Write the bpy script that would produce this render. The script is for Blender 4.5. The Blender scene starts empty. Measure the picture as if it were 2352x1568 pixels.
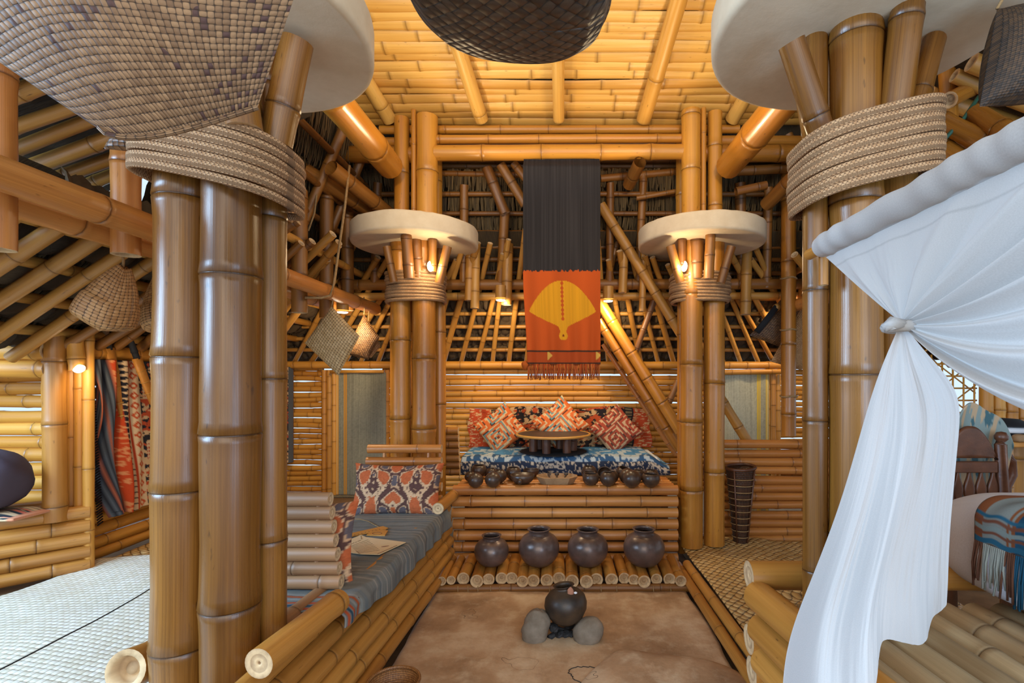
import bpy, math, random
import numpy as np
from mathutils import Vector, Matrix, Euler
rng = random.Random(7)
nrg = np.random.RandomState(7)
SC = bpy.context.scene
COL = SC.collection
# ------------------------------------------------------------------ camera
F, CX, CY, ZE = 1150.0, 1285.0, 870.0, 1.28      # focal length (px) and principal point of a 2352 x 1568 frame
cam_d = bpy.data.cameras.new('camera'); cam = bpy.data.objects.new('camera', cam_d); COL.objects.link(cam)
cam.location = (0, 0, ZE); cam.rotation_euler = (math.pi / 2, 0, 0)
cam_d.sensor_width = 36.0; cam_d.lens = F / 2352 * 36.0
cam_d.shift_x = -(CX - 1176) / 2352; cam_d.shift_y = (CY - 784) / 2352
cam_d.clip_start = 0.02; SC.camera = cam
# ------------------------------------------------------------------ world, exposure
SC.view_settings.view_transform = 'Standard'; SC.view_settings.look = 'None'
SC.view_settings.gamma = 1.0; SC.view_settings.use_curve_mapping = False
SC.view_settings.exposure = 0.42
W = bpy.data.worlds.new('world'); SC.world = W; W.use_nodes = True
W.node_tree.nodes['Background'].inputs[0].default_value = (0.66, 0.83, 1.0, 1)
W.node_tree.nodes['Background'].inputs[1].default_value = 0.85

def area(name, loc, target, size, power, color, size_y=None):
    d = bpy.data.lights.new(name, 'AREA'); d.energy = power; d.color = color; d.size = size
    if size_y: d.shape = 'RECTANGLE'; d.size_y = size_y
    o = bpy.data.objects.new(name, d); COL.objects.link(o); o.location = loc
    o.rotation_euler = (Vector(target) - Vector(loc)).to_track_quat('-Z', 'Y').to_euler()
    return o
def point(name, loc, power, color, r=0.05):
    d = bpy.data.lights.new(name, 'POINT'); d.energy = power; d.color = color; d.shadow_soft_size = r
    o = bpy.data.objects.new(name, d); COL.objects.link(o); o.location = loc
    return o
def spot(name, loc, target, power, color, ang=100, blend=.5, r=.03):
    d = bpy.data.lights.new(name, 'SPOT'); d.energy = power; d.color = color; d.shadow_soft_size = r
    d.spot_size = math.radians(ang); d.spot_blend = blend
    o = bpy.data.objects.new(name, d); COL.objects.link(o); o.location = loc
    o.rotation_euler = (Vector(target) - Vector(loc)).to_track_quat('-Z', 'Y').to_euler()
    return o
WARM = (1.0, 0.66, 0.30)
WARM2 = (1.0, 0.77, 0.46)
# daylight from the near-mat door and roof gap; front and bed fill panels added
area('daylight_fill_front', (0.1, -2.2, 2.2), (0.0, 3.0, 1.0), 3.4, 60, (1.0, 0.86, 0.70), 2.2)  # unseen warm panel added behind the camera as soft fill
area('daylight_door', (-3.4, 0.3, 2.0), (-1.5, 1.9, 0.3), 1.5, 165, (0.42, 0.68, 1.0), 1.4)
area('daylight_gap', (-3.0, 1.1, 1.75), (-1.7, 2.2, 1.95), .9, 14, (0.55, 0.76, 1.0), .6)
area('daylight_fill_bed', (1.3, -0.5, 0.95), (1.15, 1.45, 0.55), 1.0, 22, (0.40, 0.66, 1.0), 1.0)  # unseen cool panel added to brighten the lower drape, mattress and deck

def P(px, py, Y):
    return Vector(((px - CX) / F * Y, Y, ZE + (CY - py) / F * Y))

# ------------------------------------------------------------------ mesh buffers
class Buf:
    def __init__(s):
        s.v = []; s.f = []; s.tc = []; s.c = []; s.n = 0
    def add(s, v, f, tc=None, c=None):
        v = np.asarray(v, dtype=np.float64).reshape(-1, 3)
        s.v.append(v)
        s.tc.append(np.asarray(tc, dtype=np.float64).reshape(-1, 3) if tc is not None else v.copy())
        if c is None: c = np.zeros_like(v)
        c = np.asarray(c, dtype=np.float64)
        if c.ndim == 1: c = np.tile(c, (len(v), 1))
        s.c.append(c)
        n = s.n
        s.f.extend([tuple(i + n for i in q) for q in f])
        s.n += len(v)
        return s
WL = {}
def build(name, buf, mat, parent=None, smooth=True, origin='base', solid=0.0, sub=0):
    v = np.concatenate(buf.v)
    if parent is not None: off = WL[parent.as_pointer()]; loc = (0, 0, 0)
    elif origin == 'base':
        lo, hi = v.min(0), v.max(0); off = np.array(((lo[0] + hi[0]) / 2, (lo[1] + hi[1]) / 2, lo[2])); loc = tuple(off)
    else: off = np.asarray(origin, dtype=float); loc = tuple(off)
    me = bpy.data.meshes.new(name)
    me.from_pydata((v - off).tolist(), [], buf.f)
    a = me.attributes.new('tc', 'FLOAT_VECTOR', 'POINT'); a.data.foreach_set('vector', np.concatenate(buf.tc).astype(np.float32).ravel())
    c = np.concatenate(buf.c); c4 = np.ones((len(c), 4), dtype=np.float32); c4[:, :3] = c
    a = me.attributes.new('col', 'FLOAT_COLOR', 'POINT'); a.data.foreach_set('color', c4.ravel())
    if smooth: me.polygons.foreach_set('use_smooth', [True] * len(me.polygons))
    me.materials.append(mat); me.update()
    o = bpy.data.objects.new(name, me); COL.objects.link(o); o.location = loc
    WL[o.as_pointer()] = np.array(off, dtype=float)
    if parent is not None: o.parent = parent
    if solid:
        m = o.modifiers.new('thickness', 'SOLIDIFY'); m.thickness = solid; m.offset = 0
    if sub:
        m = o.modifiers.new('smooth', 'SUBSURF'); m.levels = sub; m.render_levels = sub
    return o
KEEP = []
def thing(name, label, cat, loc=(0, 0, 0), group=None, kind=None):
    o = bpy.data.objects.new(name, None); COL.objects.link(o); o.location = loc; o.empty_display_size = .1
    WL[o.as_pointer()] = np.array(loc, dtype=float); KEEP.append(o)
    if label: o['label'] = label
    if cat: o['category'] = cat
    if group: o['group'] = group
    if kind: o['kind'] = kind
    return o
def tag(o, label=None, cat=None, group=None, kind=None):
    if label: o['label'] = label
    if cat: o['category'] = cat
    if group: o['group'] = group
    if kind: o['kind'] = kind
    return o
def dup(root, loc, rz=0, scale=1, label=None, rot=None):
    r = root.copy(); COL.objects.link(r); r.location = loc
    r.rotation_euler = rot if rot else (0, 0, rz); r.scale = (scale,) * 3 if not isinstance(scale, tuple) else scale
    if label: r['label'] = label
    for ch in list(root.children):
        c = ch.copy(); COL.objects.link(c); c.parent = r
        for g in list(ch.children):
            d = g.copy(); COL.objects.link(d); d.parent = c
    return r

# ------------------------------------------------------------------ shapes
def frame_of(d):
    d = d / np.linalg.norm(d)
    up = np.array((0, 0, 1.0)) if abs(d[2]) < .92 else np.array((0, 1.0, 0))
    a = np.cross(d, up); a /= np.linalg.norm(a)
    return d, a, np.cross(a, d)
def ringfaces(nr, seg, base=0):
    f = []
    for i in range(nr - 1):
        for k in range(seg):
            k2 = (k + 1) % seg
            f.append((base + i * seg + k, base + i * seg + k2, base + (i + 1) * seg + k2, base + (i + 1) * seg + k))
    return f
def culm(buf, p0, p1, r, r1=None, gap=None, seg=14, bend=0.0, ends=3, tint=None, wob=.03, bulge=.07, phase=None, solid_end=False):
    """a bamboo culm with swollen node rings; col = (node, tint, cut end)"""
    p0 = np.array(p0, dtype=float); p1 = np.array(p1, dtype=float)
    L = np.linalg.norm(p1 - p0); d, a, b = frame_of(p1 - p0)
    r1 = r if r1 is None else r1
    gap = gap or max(.16, min(.42, r * 5.5))
    tint = rng.random() if tint is None else tint
    seed = rng.random() * 40
    ts = [(0.0, 1, 0, 0)]
    x = (phase if phase is not None else rng.random()) * gap * .9 + .03
    shift = 0
    while x < L - .02:
        w = 1 + rng.uniform(-wob, wob); x2 = x
        q = min(r, .05)
        ts += [(x2 - .9 * r, 1.0 * w, .03, shift), (x2 - .30 * r, 1 + bulge * .35, .16, shift), (x2 - .07 * q, 1 + bulge * .8, .40, shift), (x2 - .02 * q, 1 + bulge * .3, 1.0, shift), (x2 + .05 * q, 1 + bulge * .25, 1.0, shift),
               (x2 + .11 * q, 1 + bulge, .34, shift), (x2 + .5 * r, 1 + bulge * .2, .16, shift), (x2 + 1.3 * r, 1.0 * w, .0, shift)]
        st = x2 + gap * .45
        if st < L: ts.append((st, w * .985, 0, shift))
        x += gap * rng.uniform(.82, 1.2)
    ts.append((L, 1, 0, shift))
    ts = sorted([t for t in ts if 0 <= t[0] <= L], key=lambda q: q[0])
    T = np.array([t[0] for t in ts]); S = np.array([t[1] for t in ts]); N = np.array([t[2] for t in ts])
    bv = np.array((rng.uniform(-1, 1), rng.uniform(-1, 1))) * bend
    th = np.linspace(0, 2 * math.pi, seg, endpoint=False)
    u = T / L
    cen = p0 + np.outer(T, d) + np.outer(np.sin(math.pi * u) * bv[0], a) + np.outer(np.sin(math.pi * u) * bv[1], b)
    rad = (r + (r1 - r) * u) * S
    ct, st = np.cos(th), np.sin(th)
    V = cen[:, None, :] + rad[:, None, None] * (ct[None, :, None] * a + st[None, :, None] * b)
    tc = np.zeros_like(V); tc[:, :, 0] = ct; tc[:, :, 1] = st; tc[:, :, 2] = T[:, None] + seed
    c = np.zeros_like(V); c[:, :, 0] = N[:, None]; c[:, :, 1] = tint
    buf.add(V, ringfaces(len(T), seg), tc.reshape(-1, 3), c.reshape(-1, 3))
    for e, on in ((0, ends & 1), (1, ends & 2)):
        if not on: continue
        ce = cen[0] if e == 0 else cen[-1]; rr = rad[0] if e == 0 else rad[-1]; dd = d if e == 0 else -d
        prof = [(1.0, 0, .9), (.70, 0, 1.0), (.66, .45, .62), (.34, .5, .8), (.30, .42, .5), (0.05, .45, .55)] if not solid_end else [(1.0, 0, .62), (.86, .0, .9), (.66, .01, 1.0), (.60, .03, .55), (.42, .05, .75), (.30, .05, 1.0), (.12, .05, 1.0), (.10, .12, .3), (.02, .15, .25)]
        V = np.array([ce + dd * q[1] * rr + rr * q[0] * (ct[:, None] * a + st[:, None] * b) for q in prof])
        tc = np.zeros_like(V); tc[:, :, 0] = np.array([q[0] for q in prof])[:, None] * ct * .3; tc[:, :, 1] = np.array([q[0] for q in prof])[:, None] * st * .3; tc[:, :, 2] = seed
        c = np.zeros_like(V); c[:, :, 1] = tint; c[:, :, 2] = np.array([q[2] for q in prof])[:, None]
        f = ringfaces(len(prof), seg); n = (len(prof) - 1) * seg; f.append(tuple(range(n, n + seg)))
        if e == 1: f = [tuple(reversed(q)) for q in f]
        f = [tuple(reversed(q)) for q in f]
        buf.add(V, f, tc.reshape(-1, 3), c.reshape(-1, 3))
    return buf
def C1(p0, p1, r, **k): return culm(Buf(), p0, p1, r, **k)
def tube(buf, pts, r, seg=8, col=(0, .5, 0), closed=False, flat=None, caps=True, rfun=None):
    """tube along a polyline; flat=(half thickness, half height) makes a band whose tall axis is close to z"""
    pts = [np.array(p, dtype=float) for p in pts]; n = len(pts)
    V = []; tcs = []; s = 0
    for i, p in enumerate(pts):
        q0 = pts[(i - 1) % n] if (closed or i > 0) else p; q1 = pts[(i + 1) % n] if (closed or i < n - 1) else p
        d, a, b = frame_of(q1 - q0)
        if i: s += np.linalg.norm(p - pts[i - 1])
        th = np.linspace(0, 2 * math.pi, seg, endpoint=False)
        ra, rb = (r, r) if flat is None else flat
        if rfun: k = rfun(i / max(1, n - 1)); ra *= k; rb *= k
        ex = np.cos(th); ey = np.sin(th)
        if flat is not None: ex = np.sign(ex) * np.abs(ex) ** .6; ey = np.sign(ey) * np.abs(ey) ** .6
        V.append(p + ex[:, None] * a * ra + ey[:, None] * b * rb)
        tcs.append(np.stack([np.full(seg, s), th / (2 * math.pi) * 2 * math.pi * max(ra, rb), np.zeros(seg)], 1))
    f = ringfaces(n, seg)
    if closed:
        for k in range(seg):
            k2 = (k + 1) % seg; f.append(((n - 1) * seg + k, (n - 1) * seg + k2, k2, k))
    elif caps:
        f.append(tuple(reversed(range(seg)))); f.append(tuple(range((n - 1) * seg, n * seg)))
    buf.add(np.array(V), f, np.array(tcs), col)
    return buf
def lathe(buf, prof, cen=(0, 0, 0), seg=28, col=(0, 0, 0), M=None, cols=None, wob=0, closed=False):
    th = np.linspace(0, 2 * math.pi, seg, endpoint=False); V = []; tc = []; C = []
    for i, (r, z) in enumerate(prof):
        k = 1 + (wob * np.sin(th * 3 + z * 7) if wob else 0)
        V.append(np.stack([r * k * np.cos(th), r * k * np.sin(th), np.full(seg, z)], 1))
        tc.append(np.stack([th / 6.2832, np.full(seg, i / len(prof)), np.zeros(seg)], 1))
        C.append(np.tile(np.array(cols[i] if cols else col, dtype=float), (seg, 1)))
    V = np.concatenate(V)
    if M is not None: m = np.array(M); V = V @ m[:3, :3].T + m[:3, 3]
    V = V + np.array(cen)
    f = ringfaces(len(prof), seg)
    n = (len(prof) - 1) * seg
    if prof[0][0] > 1e-4: f.append(tuple(reversed(range(seg))))
    if prof[-1][0] > 1e-4: f.append(tuple(range(n, n + seg)))
    buf.add(V, f, np.concatenate(tc), np.concatenate(C))
    return buf
def grid(buf, fn, nu, nv, colfn=None, us=1.0, vs=1.0, uv=None):
    """fn(U, V) -> x, y, z arrays on a unit grid; colfn(U, V) -> rgb"""
    u = np.linspace(0, 1, nu); v = np.linspace(0, 1, nv); U, V = np.meshgrid(u, v, indexing='ij')
    X = np.stack(fn(U, V), -1).reshape(-1, 3)
    c = colfn(U, V).reshape(-1, 3) if colfn else None
    f = [(i * nv + j, (i + 1) * nv + j, (i + 1) * nv + j + 1, i * nv + j + 1) for i in range(nu - 1) for j in range(nv - 1)]
    buf.add(X, f, np.stack([U * us, V * vs, 0 * U], -1).reshape(-1, 3), c)
    return buf
def box(buf, c, s, M=None, col=(0, 0, 0), bev=.15):
    """bevelled box"""
    s = np.array(s) / 2.0; b = min(s) * bev * 2
    pts = []; idx = {}
    def vid(p):
        k = tuple(np.round(p, 7))
        if k not in idx: idx[k] = len(pts); pts.append(p)
        return idx[k]
    f = []
    for ax in range(3):
        for sg in (-1, 1):
            a1, a2 = (ax + 1) % 3, (ax + 2) % 3; q = []
            for s1, s2 in ((-1, -1), (1, -1), (1, 1), (-1, 1)):
                p = np.zeros(3); p[ax] = sg * s[ax]; p[a1] = s1 * (s[a1] - b); p[a2] = s2 * (s[a2] - b); q.append(vid(p))
            f.append(tuple(q if sg > 0 else q[::-1]))
    for ax in range(3):
        a1, a2 = (ax + 1) % 3, (ax + 2) % 3
        for s1 in (-1, 1):
            for s2 in (-1, 1):
                q = []
                for (o1, o2, t) in ((s[a1], s[a2] - b, -1), (s[a1], s[a2] - b, 1), (s[a1] - b, s[a2], 1), (s[a1] - b, s[a2], -1)):
                    p = np.zeros(3); p[a1] = s1 * o1; p[a2] = s2 * o2; p[ax] = t * (s[ax] - b); q.append(vid(p))
                f.append(tuple(q if s1 * s2 > 0 else q[::-1]))
    for sx in (-1, 1):
        for sy in (-1, 1):
            for sz in (-1, 1):
                q = [vid(np.array((sx * s[0], sy * (s[1] - b), sz * (s[2] - b)))), vid(np.array((sx * (s[0] - b), sy * s[1], sz * (s[2] - b)))), vid(np.array((sx * (s[0] - b), sy * (s[1] - b), sz * s[2])))]
                f.append(tuple(q if sx * sy * sz > 0 else q[::-1]))
    V = np.array(pts)
    if M is not None: m = np.array(M); V = V @ m[:3, :3].T
    buf.add(V + np.array(c), f, None, col)
    return buf
def hsh(i, j, s):
    x = np.sin(i * 127.1 + j * 311.7 + s * 74.7) * 43758.5453
    return x - np.floor(x)
def vnoise(x, y, s=0):
    i, j = np.floor(x), np.floor(y); fx, fy = x - i, y - j
    fx = fx * fx * (3 - 2 * fx); fy = fy * fy * (3 - 2 * fy)
    return (hsh(i, j, s) * (1 - fx) + hsh(i + 1, j, s) * fx) * (1 - fy) + (hsh(i, j + 1, s) * (1 - fx) + hsh(i + 1, j + 1, s) * fx) * fy
def fbm(x, y, s=0, o=4):
    t = 0; a = .5
    for k in range(o): t = t + a * vnoise(x, y, s + k * 3); x = x * 2.03; y = y * 2.03; a *= .5
    return t
def rgb(*a): return np.array(a, dtype=float)
def pick(m, c1, c0): return np.where(m[..., None], c1, c0)
def smooth01(x): x = np.clip(x, 0, 1); return x * x * (3 - 2 * x)
def blob(buf, cen, s, M=None, seg=24, rings=16, amp=.06, seed=0, pw=2.0, col=(0, 0, 0), freq=2.2):
    """a rounded stone or cushion body"""
    ph = np.linspace(-math.pi / 2, math.pi / 2, rings + 1); th = np.linspace(0, 2 * math.pi, seg, endpoint=False)
    PH, TH = np.meshgrid(ph, th, indexing='ij')
    sp = lambda x, e: np.sign(x) * np.abs(x) ** e
    e = 2.0 / pw
    x = sp(np.cos(PH), e) * sp(np.cos(TH), e); y = sp(np.cos(PH), e) * sp(np.sin(TH), e); z = sp(np.sin(PH), e)
    n = 1 + amp * (fbm(x * freq + 5 + seed, y * freq + z * freq * 1.3 + 9, seed) - .5) * 2
    V = np.stack([x * n * s[0], y * n * s[1], z * n * s[2]], -1).reshape(-1, 3)
    if M is not None: m = np.array(M); V = V @ m[:3, :3].T
    buf.add(V + np.array(cen), ringfaces(rings + 1, seg), np.stack([TH, PH, 0 * PH], -1).reshape(-1, 3), col)
    return buf
# ------------------------------------------------------------------ materials
def nt(name):
    m = bpy.data.materials.new(name); m.use_nodes = True; t = m.node_tree
    return m, t, t.nodes['Principled BSDF']
def N(t, typ, **k):
    n = t.nodes.new(typ)
    for a, v in k.items(): setattr(n, a, v)
    return n
def math_(t, op, a, b=None, clamp=False):
    n = N(t, 'ShaderNodeMath', operation=op, use_clamp=clamp)
    for i, x in enumerate((a, b)):
        if x is None: continue
        if hasattr(x, 'is_linked'): t.links.new(x, n.inputs[i])
        else: n.inputs[i].default_value = x
    return n.outputs[0]
def mix_(t, fac, a, b, typ='MIX'):
    n = N(t, 'ShaderNodeMix', data_type='RGBA', blend_type=typ)
    for s, x in ((n.inputs[0], fac), (n.inputs[6], a), (n.inputs[7], b)):
        if hasattr(x, 'is_linked'): t.links.new(x, s)
        elif isinstance(x, (int, float)): s.default_value = x
        else: s.default_value = (*x, 1) if len(x) == 3 else x
    return n.outputs[2]
def ramp_(t, fac, stops):
    n = N(t, 'ShaderNodeValToRGB'); e = n.color_ramp.elements
    while len(e) < len(stops): e.new(.5)
    for i, (p, c) in enumerate(stops): e[i].position = p; e[i].color = (*c, 1) if len(c) == 3 else c
    t.links.new(fac, n.inputs[0]); return n.outputs[0]
def noise_(t, vec, scale, detail=3, rough=.55, sc=None):
    if sc:
        mp = N(t, 'ShaderNodeMapping'); mp.inputs['Scale'].default_value = sc; t.links.new(vec, mp.inputs[0]); vec = mp.outputs[0]
    n = N(t, 'ShaderNodeTexNoise'); n.inputs['Scale'].default_value = scale; n.inputs['Detail'].default_value = detail
    n.inputs['Roughness'].default_value = rough
    t.links.new(vec, n.inputs['Vector']); return n.outputs[0]
def attr(t, name):
    return N(t, 'ShaderNodeAttribute', attribute_name=name)
def bump_(t, bsdf, h, strength, dist=.002):
    n = N(t, 'ShaderNodeBump'); n.inputs['Strength'].default_value = strength; n.inputs['Distance'].default_value = dist
    t.links.new(h, n.inputs['Height']); t.links.new(n.outputs[0], bsdf.inputs['Normal'])
def srgb(h):
    h = h.lstrip('#'); c = [int(h[i:i + 2], 16) / 255 for i in (0, 2, 4)]
    return tuple(x / 12.92 if x <= .04045 else ((x + .055) / 1.055) ** 2.4 for x in c)
def bamboo(name, light, dark, node, stain, rough=.32, end=('#d3b184', '#6d4a2b'), stainamt=.5, fiber=.35):
    m, t, b = nt(name)
    tc = attr(t, 'tc').outputs['Vector']; ca = attr(t, 'col')
    sep = N(t, 'ShaderNodeSeparateColor'); t.links.new(ca.outputs['Color'], sep.inputs[0])
    n1 = noise_(t, tc, 1.0, 3, .5, (2.2, 2.2, 1.6))
    n2 = noise_(t, tc, 1.0, 4, .6, (14, 14, 1.1))
    n3 = noise_(t, tc, 1.0, 4, .65, (2.6, 2.6, 2.4))
    n4 = noise_(t, tc, 1.0, 2, .5, (40, 40, 2.0))
    f = math_(t, 'ADD', math_(t, 'MULTIPLY', sep.outputs[1], .55), math_(t, 'MULTIPLY', math_(t, 'SUBTRACT', n1, .3), .9), True)
    base = mix_(t, f, light, dark)
    base = mix_(t, math_(t, 'MULTIPLY', math_(t, 'SUBTRACT', n2, .42), fiber * 3.0, True), base, dark)
    st = math_(t, 'MULTIPLY', math_(t, 'SUBTRACT', n3, .56, False), 5.0 * stainamt, True)
    base = mix_(t, math_(t, 'MULTIPLY', st, .55), base, stain)
    sp = noise_(t, tc, 1.0, 2, .5, (3.5, 3.5, 16))
    base = mix_(t, math_(t, 'MULTIPLY', math_(t, 'SUBTRACT', sp, .70), 9.0, True), base, node)
    base = mix_(t, math_(t, 'MULTIPLY', sep.outputs[0], .78), base, node)
    endc = ramp_(t, noise_(t, tc, 7, 3, .5), [(.2, tuple(.5 * (p + q) for p, q in zip(srgb(end[0]), srgb(end[1])))), (.6, srgb(end[0]))])
    endm = mix_(t, sep.outputs[2], srgb(end[1]), endc)
    isend = math_(t, 'GREATER_THAN', sep.outputs[2], .2)
    base = mix_(t, isend, base, endm)
    t.links.new(base, b.inputs['Base Color'])
    r = math_(t, 'ADD', math_(t, 'MULTIPLY', isend, .45), math_(t, 'ADD', math_(t, 'MULTIPLY', n3, .22), rough - .1), True)
    t.links.new(r, b.inputs['Roughness'])
    bump_(t, b, math_(t, 'ADD', math_(t, 'MULTIPLY', n4, .6), n2), .22, .002)
    b.inputs['Specular IOR Level'].default_value = .55
    return m
M_wall = bamboo('bamboo_wall', srgb('#dca044'), srgb('#ae6c1f'), srgb('#643a10'), srgb('#8a521c'), .42, stainamt=.35)
M_ceil = bamboo('bamboo_ceiling_strip', srgb('#e8bb66'), srgb('#bd8231'), srgb('#77501c'), srgb('#8f5d22'), .36, stainamt=.6)
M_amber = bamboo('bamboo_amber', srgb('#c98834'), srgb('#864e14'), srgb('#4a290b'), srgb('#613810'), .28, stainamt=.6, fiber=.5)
M_lamplit = bamboo('bamboo_lamplit', srgb('#d8993b'), srgb('#a5651c'), srgb('#63390f'), srgb('#84501a'), .30, stainamt=.5)  # brighter copy of the amber bamboo, tower lamplight put into its colour
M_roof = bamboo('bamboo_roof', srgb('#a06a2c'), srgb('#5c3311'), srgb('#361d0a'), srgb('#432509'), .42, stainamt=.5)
M_raft = bamboo('bamboo_rafter', srgb('#cf9a4c'), srgb('#98611f'), srgb('#573310'), srgb('#74461a'), .40, stainamt=.4)
M_post = bamboo('bamboo_near_post', srgb('#9b6729'), srgb('#542f0c'), srgb('#2b1607'), srgb('#4f2c0c'), .28, stainamt=1.0, fiber=.6)
M_plat = bamboo('bamboo_platform', srgb('#d48f48'), srgb('#985724'), srgb('#532b10'), srgb('#663816'), .30, stainamt=.4)
M_bench = bamboo('bamboo_bench', srgb('#c98d40'), srgb('#8e571d'), srgb('#4b2b0d'), srgb('#693e13'), .36, stainamt=.4)
M_pale = bamboo('bamboo_weathered', srgb('#b08055'), srgb('#7a5233'), srgb('#4b331d'), srgb('#5d4830'), .45, stainamt=.7, fiber=.2)
M_bed = bamboo('bamboo_bed', srgb('#b79d76'), srgb('#836a4a'), srgb('#554029'), srgb('#8f8058'), .42, stainamt=.8)

def weave(name, c1, c2, cdark, scale=60, rough=.6, gapw=.5, diag=False, bump=.6, spots=None):
    """plaited strips: over-under cells on the tc attribute (metres)"""
    m, t, b = nt(name)
    tc = attr(t, 'tc').outputs['Vector']
    mp = N(t, 'ShaderNodeMapping'); t.links.new(tc, mp.inputs[0]); mp.inputs['Scale'].default_value = (scale, scale, 1)
    if diag: mp.inputs['Rotation'].default_value = (0, 0, math.radians(45))
    sx = N(t, 'ShaderNodeSeparateXYZ'); t.links.new(mp.outputs[0], sx.inputs[0])
    x, y = sx.outputs[0], sx.outputs[1]
    fx, fy = math_(t, 'FRACT', x), math_(t, 'FRACT', y)
    px = math_(t, 'SINE', math_(t, 'MULTIPLY', fx, math.pi)); py = math_(t, 'SINE', math_(t, 'MULTIPLY', fy, math.pi))
    ix, iy = math_(t, 'FLOOR', x), math_(t, 'FLOOR', y)
    par = math_(t, 'FLOORED_MODULO', math_(t, 'ADD', ix, iy), 2.0)
    ha = math_(t, 'MULTIPLY', math_(t, 'POWER', px, .5), math_(t, 'ADD', .55, math_(t, 'MULTIPLY', py, .45)))
    hb = math_(t, 'MULTIPLY', math_(t, 'POWER', py, .5), math_(t, 'ADD', .55, math_(t, 'MULTIPLY', px, .45)))
    h = math_(t, 'ADD', math_(t, 'MULTIPLY', par, ha), math_(t, 'MULTIPLY', math_(t, 'SUBTRACT', 1.0, par), hb))
    cv = N(t, 'ShaderNodeCombineXYZ'); t.links.new(ix, cv.inputs[0]); t.links.new(iy, cv.inputs[1])
    wn = N(t, 'ShaderNodeTexWhiteNoise', noise_dimensions='2D'); t.links.new(cv.outputs[0], wn.inputs['Vector'])
    big = noise_(t, tc, 4, 3)
    f = math_(t, 'ADD', math_(t, 'MULTIPLY', wn.outputs[0], .6), math_(t, 'MULTIPLY', big, .5), True)
    base = mix_(t, f, c1, c2)
    if spots:
        base = mix_(t, math_(t, 'GREATER_THAN', math_(t, 'ADD', math_(t, 'MULTIPLY', wn.outputs[0], .7), math_(t, 'MULTIPLY', big, .6)), spots[1]), base, spots[0])
    g = math_(t, 'MULTIPLY', math_(t, 'SUBTRACT', h, .28), 3.2, True)
    base = mix_(t, g, cdark, base)
    t.links.new(base, b.inputs['Base Color']); b.inputs['Roughness'].default_value = rough
    bump_(t, b, h, bump, 1.2 / scale * .25)
    return m
M_bask = weave('plaited_palm', srgb('#c79a66'), srgb('#9b6c3d'), srgb('#4f3218'), 75, .5)
M_bask_l = weave('plaited_pandan_light', srgb('#cbb086'), srgb('#a58656'), srgb('#5f4628'), 62, .55)
M_bask_d = weave('plaited_dark', srgb('#8b6239'), srgb('#4d3018'), srgb('#1d120a'), 80, .5)
M_bask_big = weave('plaited_near_bag', srgb('#9d7b57'), srgb('#5f4229'), srgb('#352312'), 92, .72, diag=False, spots=(srgb('#4a2f28'), .96))
M_sooty = weave('sooty_weave', srgb('#5a3d20'), srgb('#1e140c'), srgb('#0a0705'), 130, .6)
M_bask_dish = weave('plaited_dish', srgb('#5d4a3a'), srgb('#33271e'), srgb('#120d0a'), 52, .5, diag=True)
M_mat = weave('woven_floor_mat', srgb('#e6e0d2'), srgb('#cfc4ab'), srgb('#a59a80'), 40, .38, bump=.45)
M_mat2 = weave('woven_pandan_mat', srgb('#e0bd82'), srgb('#b98d4d'), srgb('#6b4b24'), 26, .42, diag=True, bump=1.0)
M_rat = weave('rattan', srgb('#a9713a'), srgb('#7b4b22'), srgb('#2f1a0b'), 150, .45)
M_braid = weave('braided_band', srgb('#c9a37a'), srgb('#a5784e'), srgb('#5f3f26'), 125, .75, diag=True, bump=.9)

def cloth(name, rough=.9, wv=700, bump=.15, thin=None):
    m, t, b = nt(name)
    ca = attr(t, 'col'); tc = attr(t, 'tc').outputs['Vector']
    n = noise_(t, tc, wv * .35, 2, .6)
    base = mix_(t, .35, ca.outputs['Color'], mix_(t, math_(t, 'MULTIPLY', n, 1.0, True), (.25, .25, .25), (1, 1, 1)), 'MULTIPLY')
    t.links.new(base, b.inputs['Base Color']); b.inputs['Roughness'].default_value = rough
    b.inputs['Specular IOR Level'].default_value = .2
    bump_(t, b, n, bump, .001)
    if thin:
        o = t.nodes['Material Output']; tr = N(t, 'ShaderNodeBsdfTranslucent'); t.links.new(base, tr.inputs[0])
        mx = N(t, 'ShaderNodeMixShader'); mx.inputs[0].default_value = thin
        t.links.new(b.outputs[0], mx.inputs[1]); t.links.new(tr.outputs[0], mx.inputs[2]); t.links.new(mx.outputs[0], o.inputs[0])
    return m
M_cloth = cloth('woven_cloth')
M_sheer = cloth('white_muslin', .9, 900, .1, thin=.30)
def plain(name, c, rough=.6, metal=0, spec=.5, nz=None, bump=0, nscale=8, coord='Object'):
    m, t, b = nt(name)
    b.inputs['Roughness'].default_value = rough; b.inputs['Metallic'].default_value = metal
    b.inputs['Specular IOR Level'].default_value = spec
    if nz is None: b.inputs['Base Color'].default_value = (*c, 1)
    if nz is not None or bump:
        co = N(t, 'ShaderNodeTexCoord').outputs[coord]
        n = noise_(t, co, nscale, 6, .62)
        if nz is not None: t.links.new(ramp_(t, n, [(.32, c), (.68, nz)]), b.inputs['Base Color'])
        if bump: bump_(t, b, n, bump, .01)
    return m
M_stone = plain('plaster_stone', srgb('#c6b193'), .85, 0, .3, srgb('#dac9ae'), .3, 5)
M_rock = plain('river_stone', srgb('#6f6354'), .8, 0, .3, srgb('#95897a'), .5, 9)
M_bronze = plain('patinated_bronze', srgb('#4a3a33'), .30, .30, .6, srgb('#75615a'), .08, 7)
M_soot = plain('sooty_clay', srgb('#1b1715'), .42, 0, .5, srgb('#54412f'), .15, 6)
M_gourd = plain('coconut_shell', srgb('#33251e'), .33, 0, .5, srgb('#57402f'), .1, 14)
M_dwood = plain('dark_wood', srgb('#4a2b1c'), .4, 0, .5, srgb('#6b4028'), .3, 11)
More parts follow.
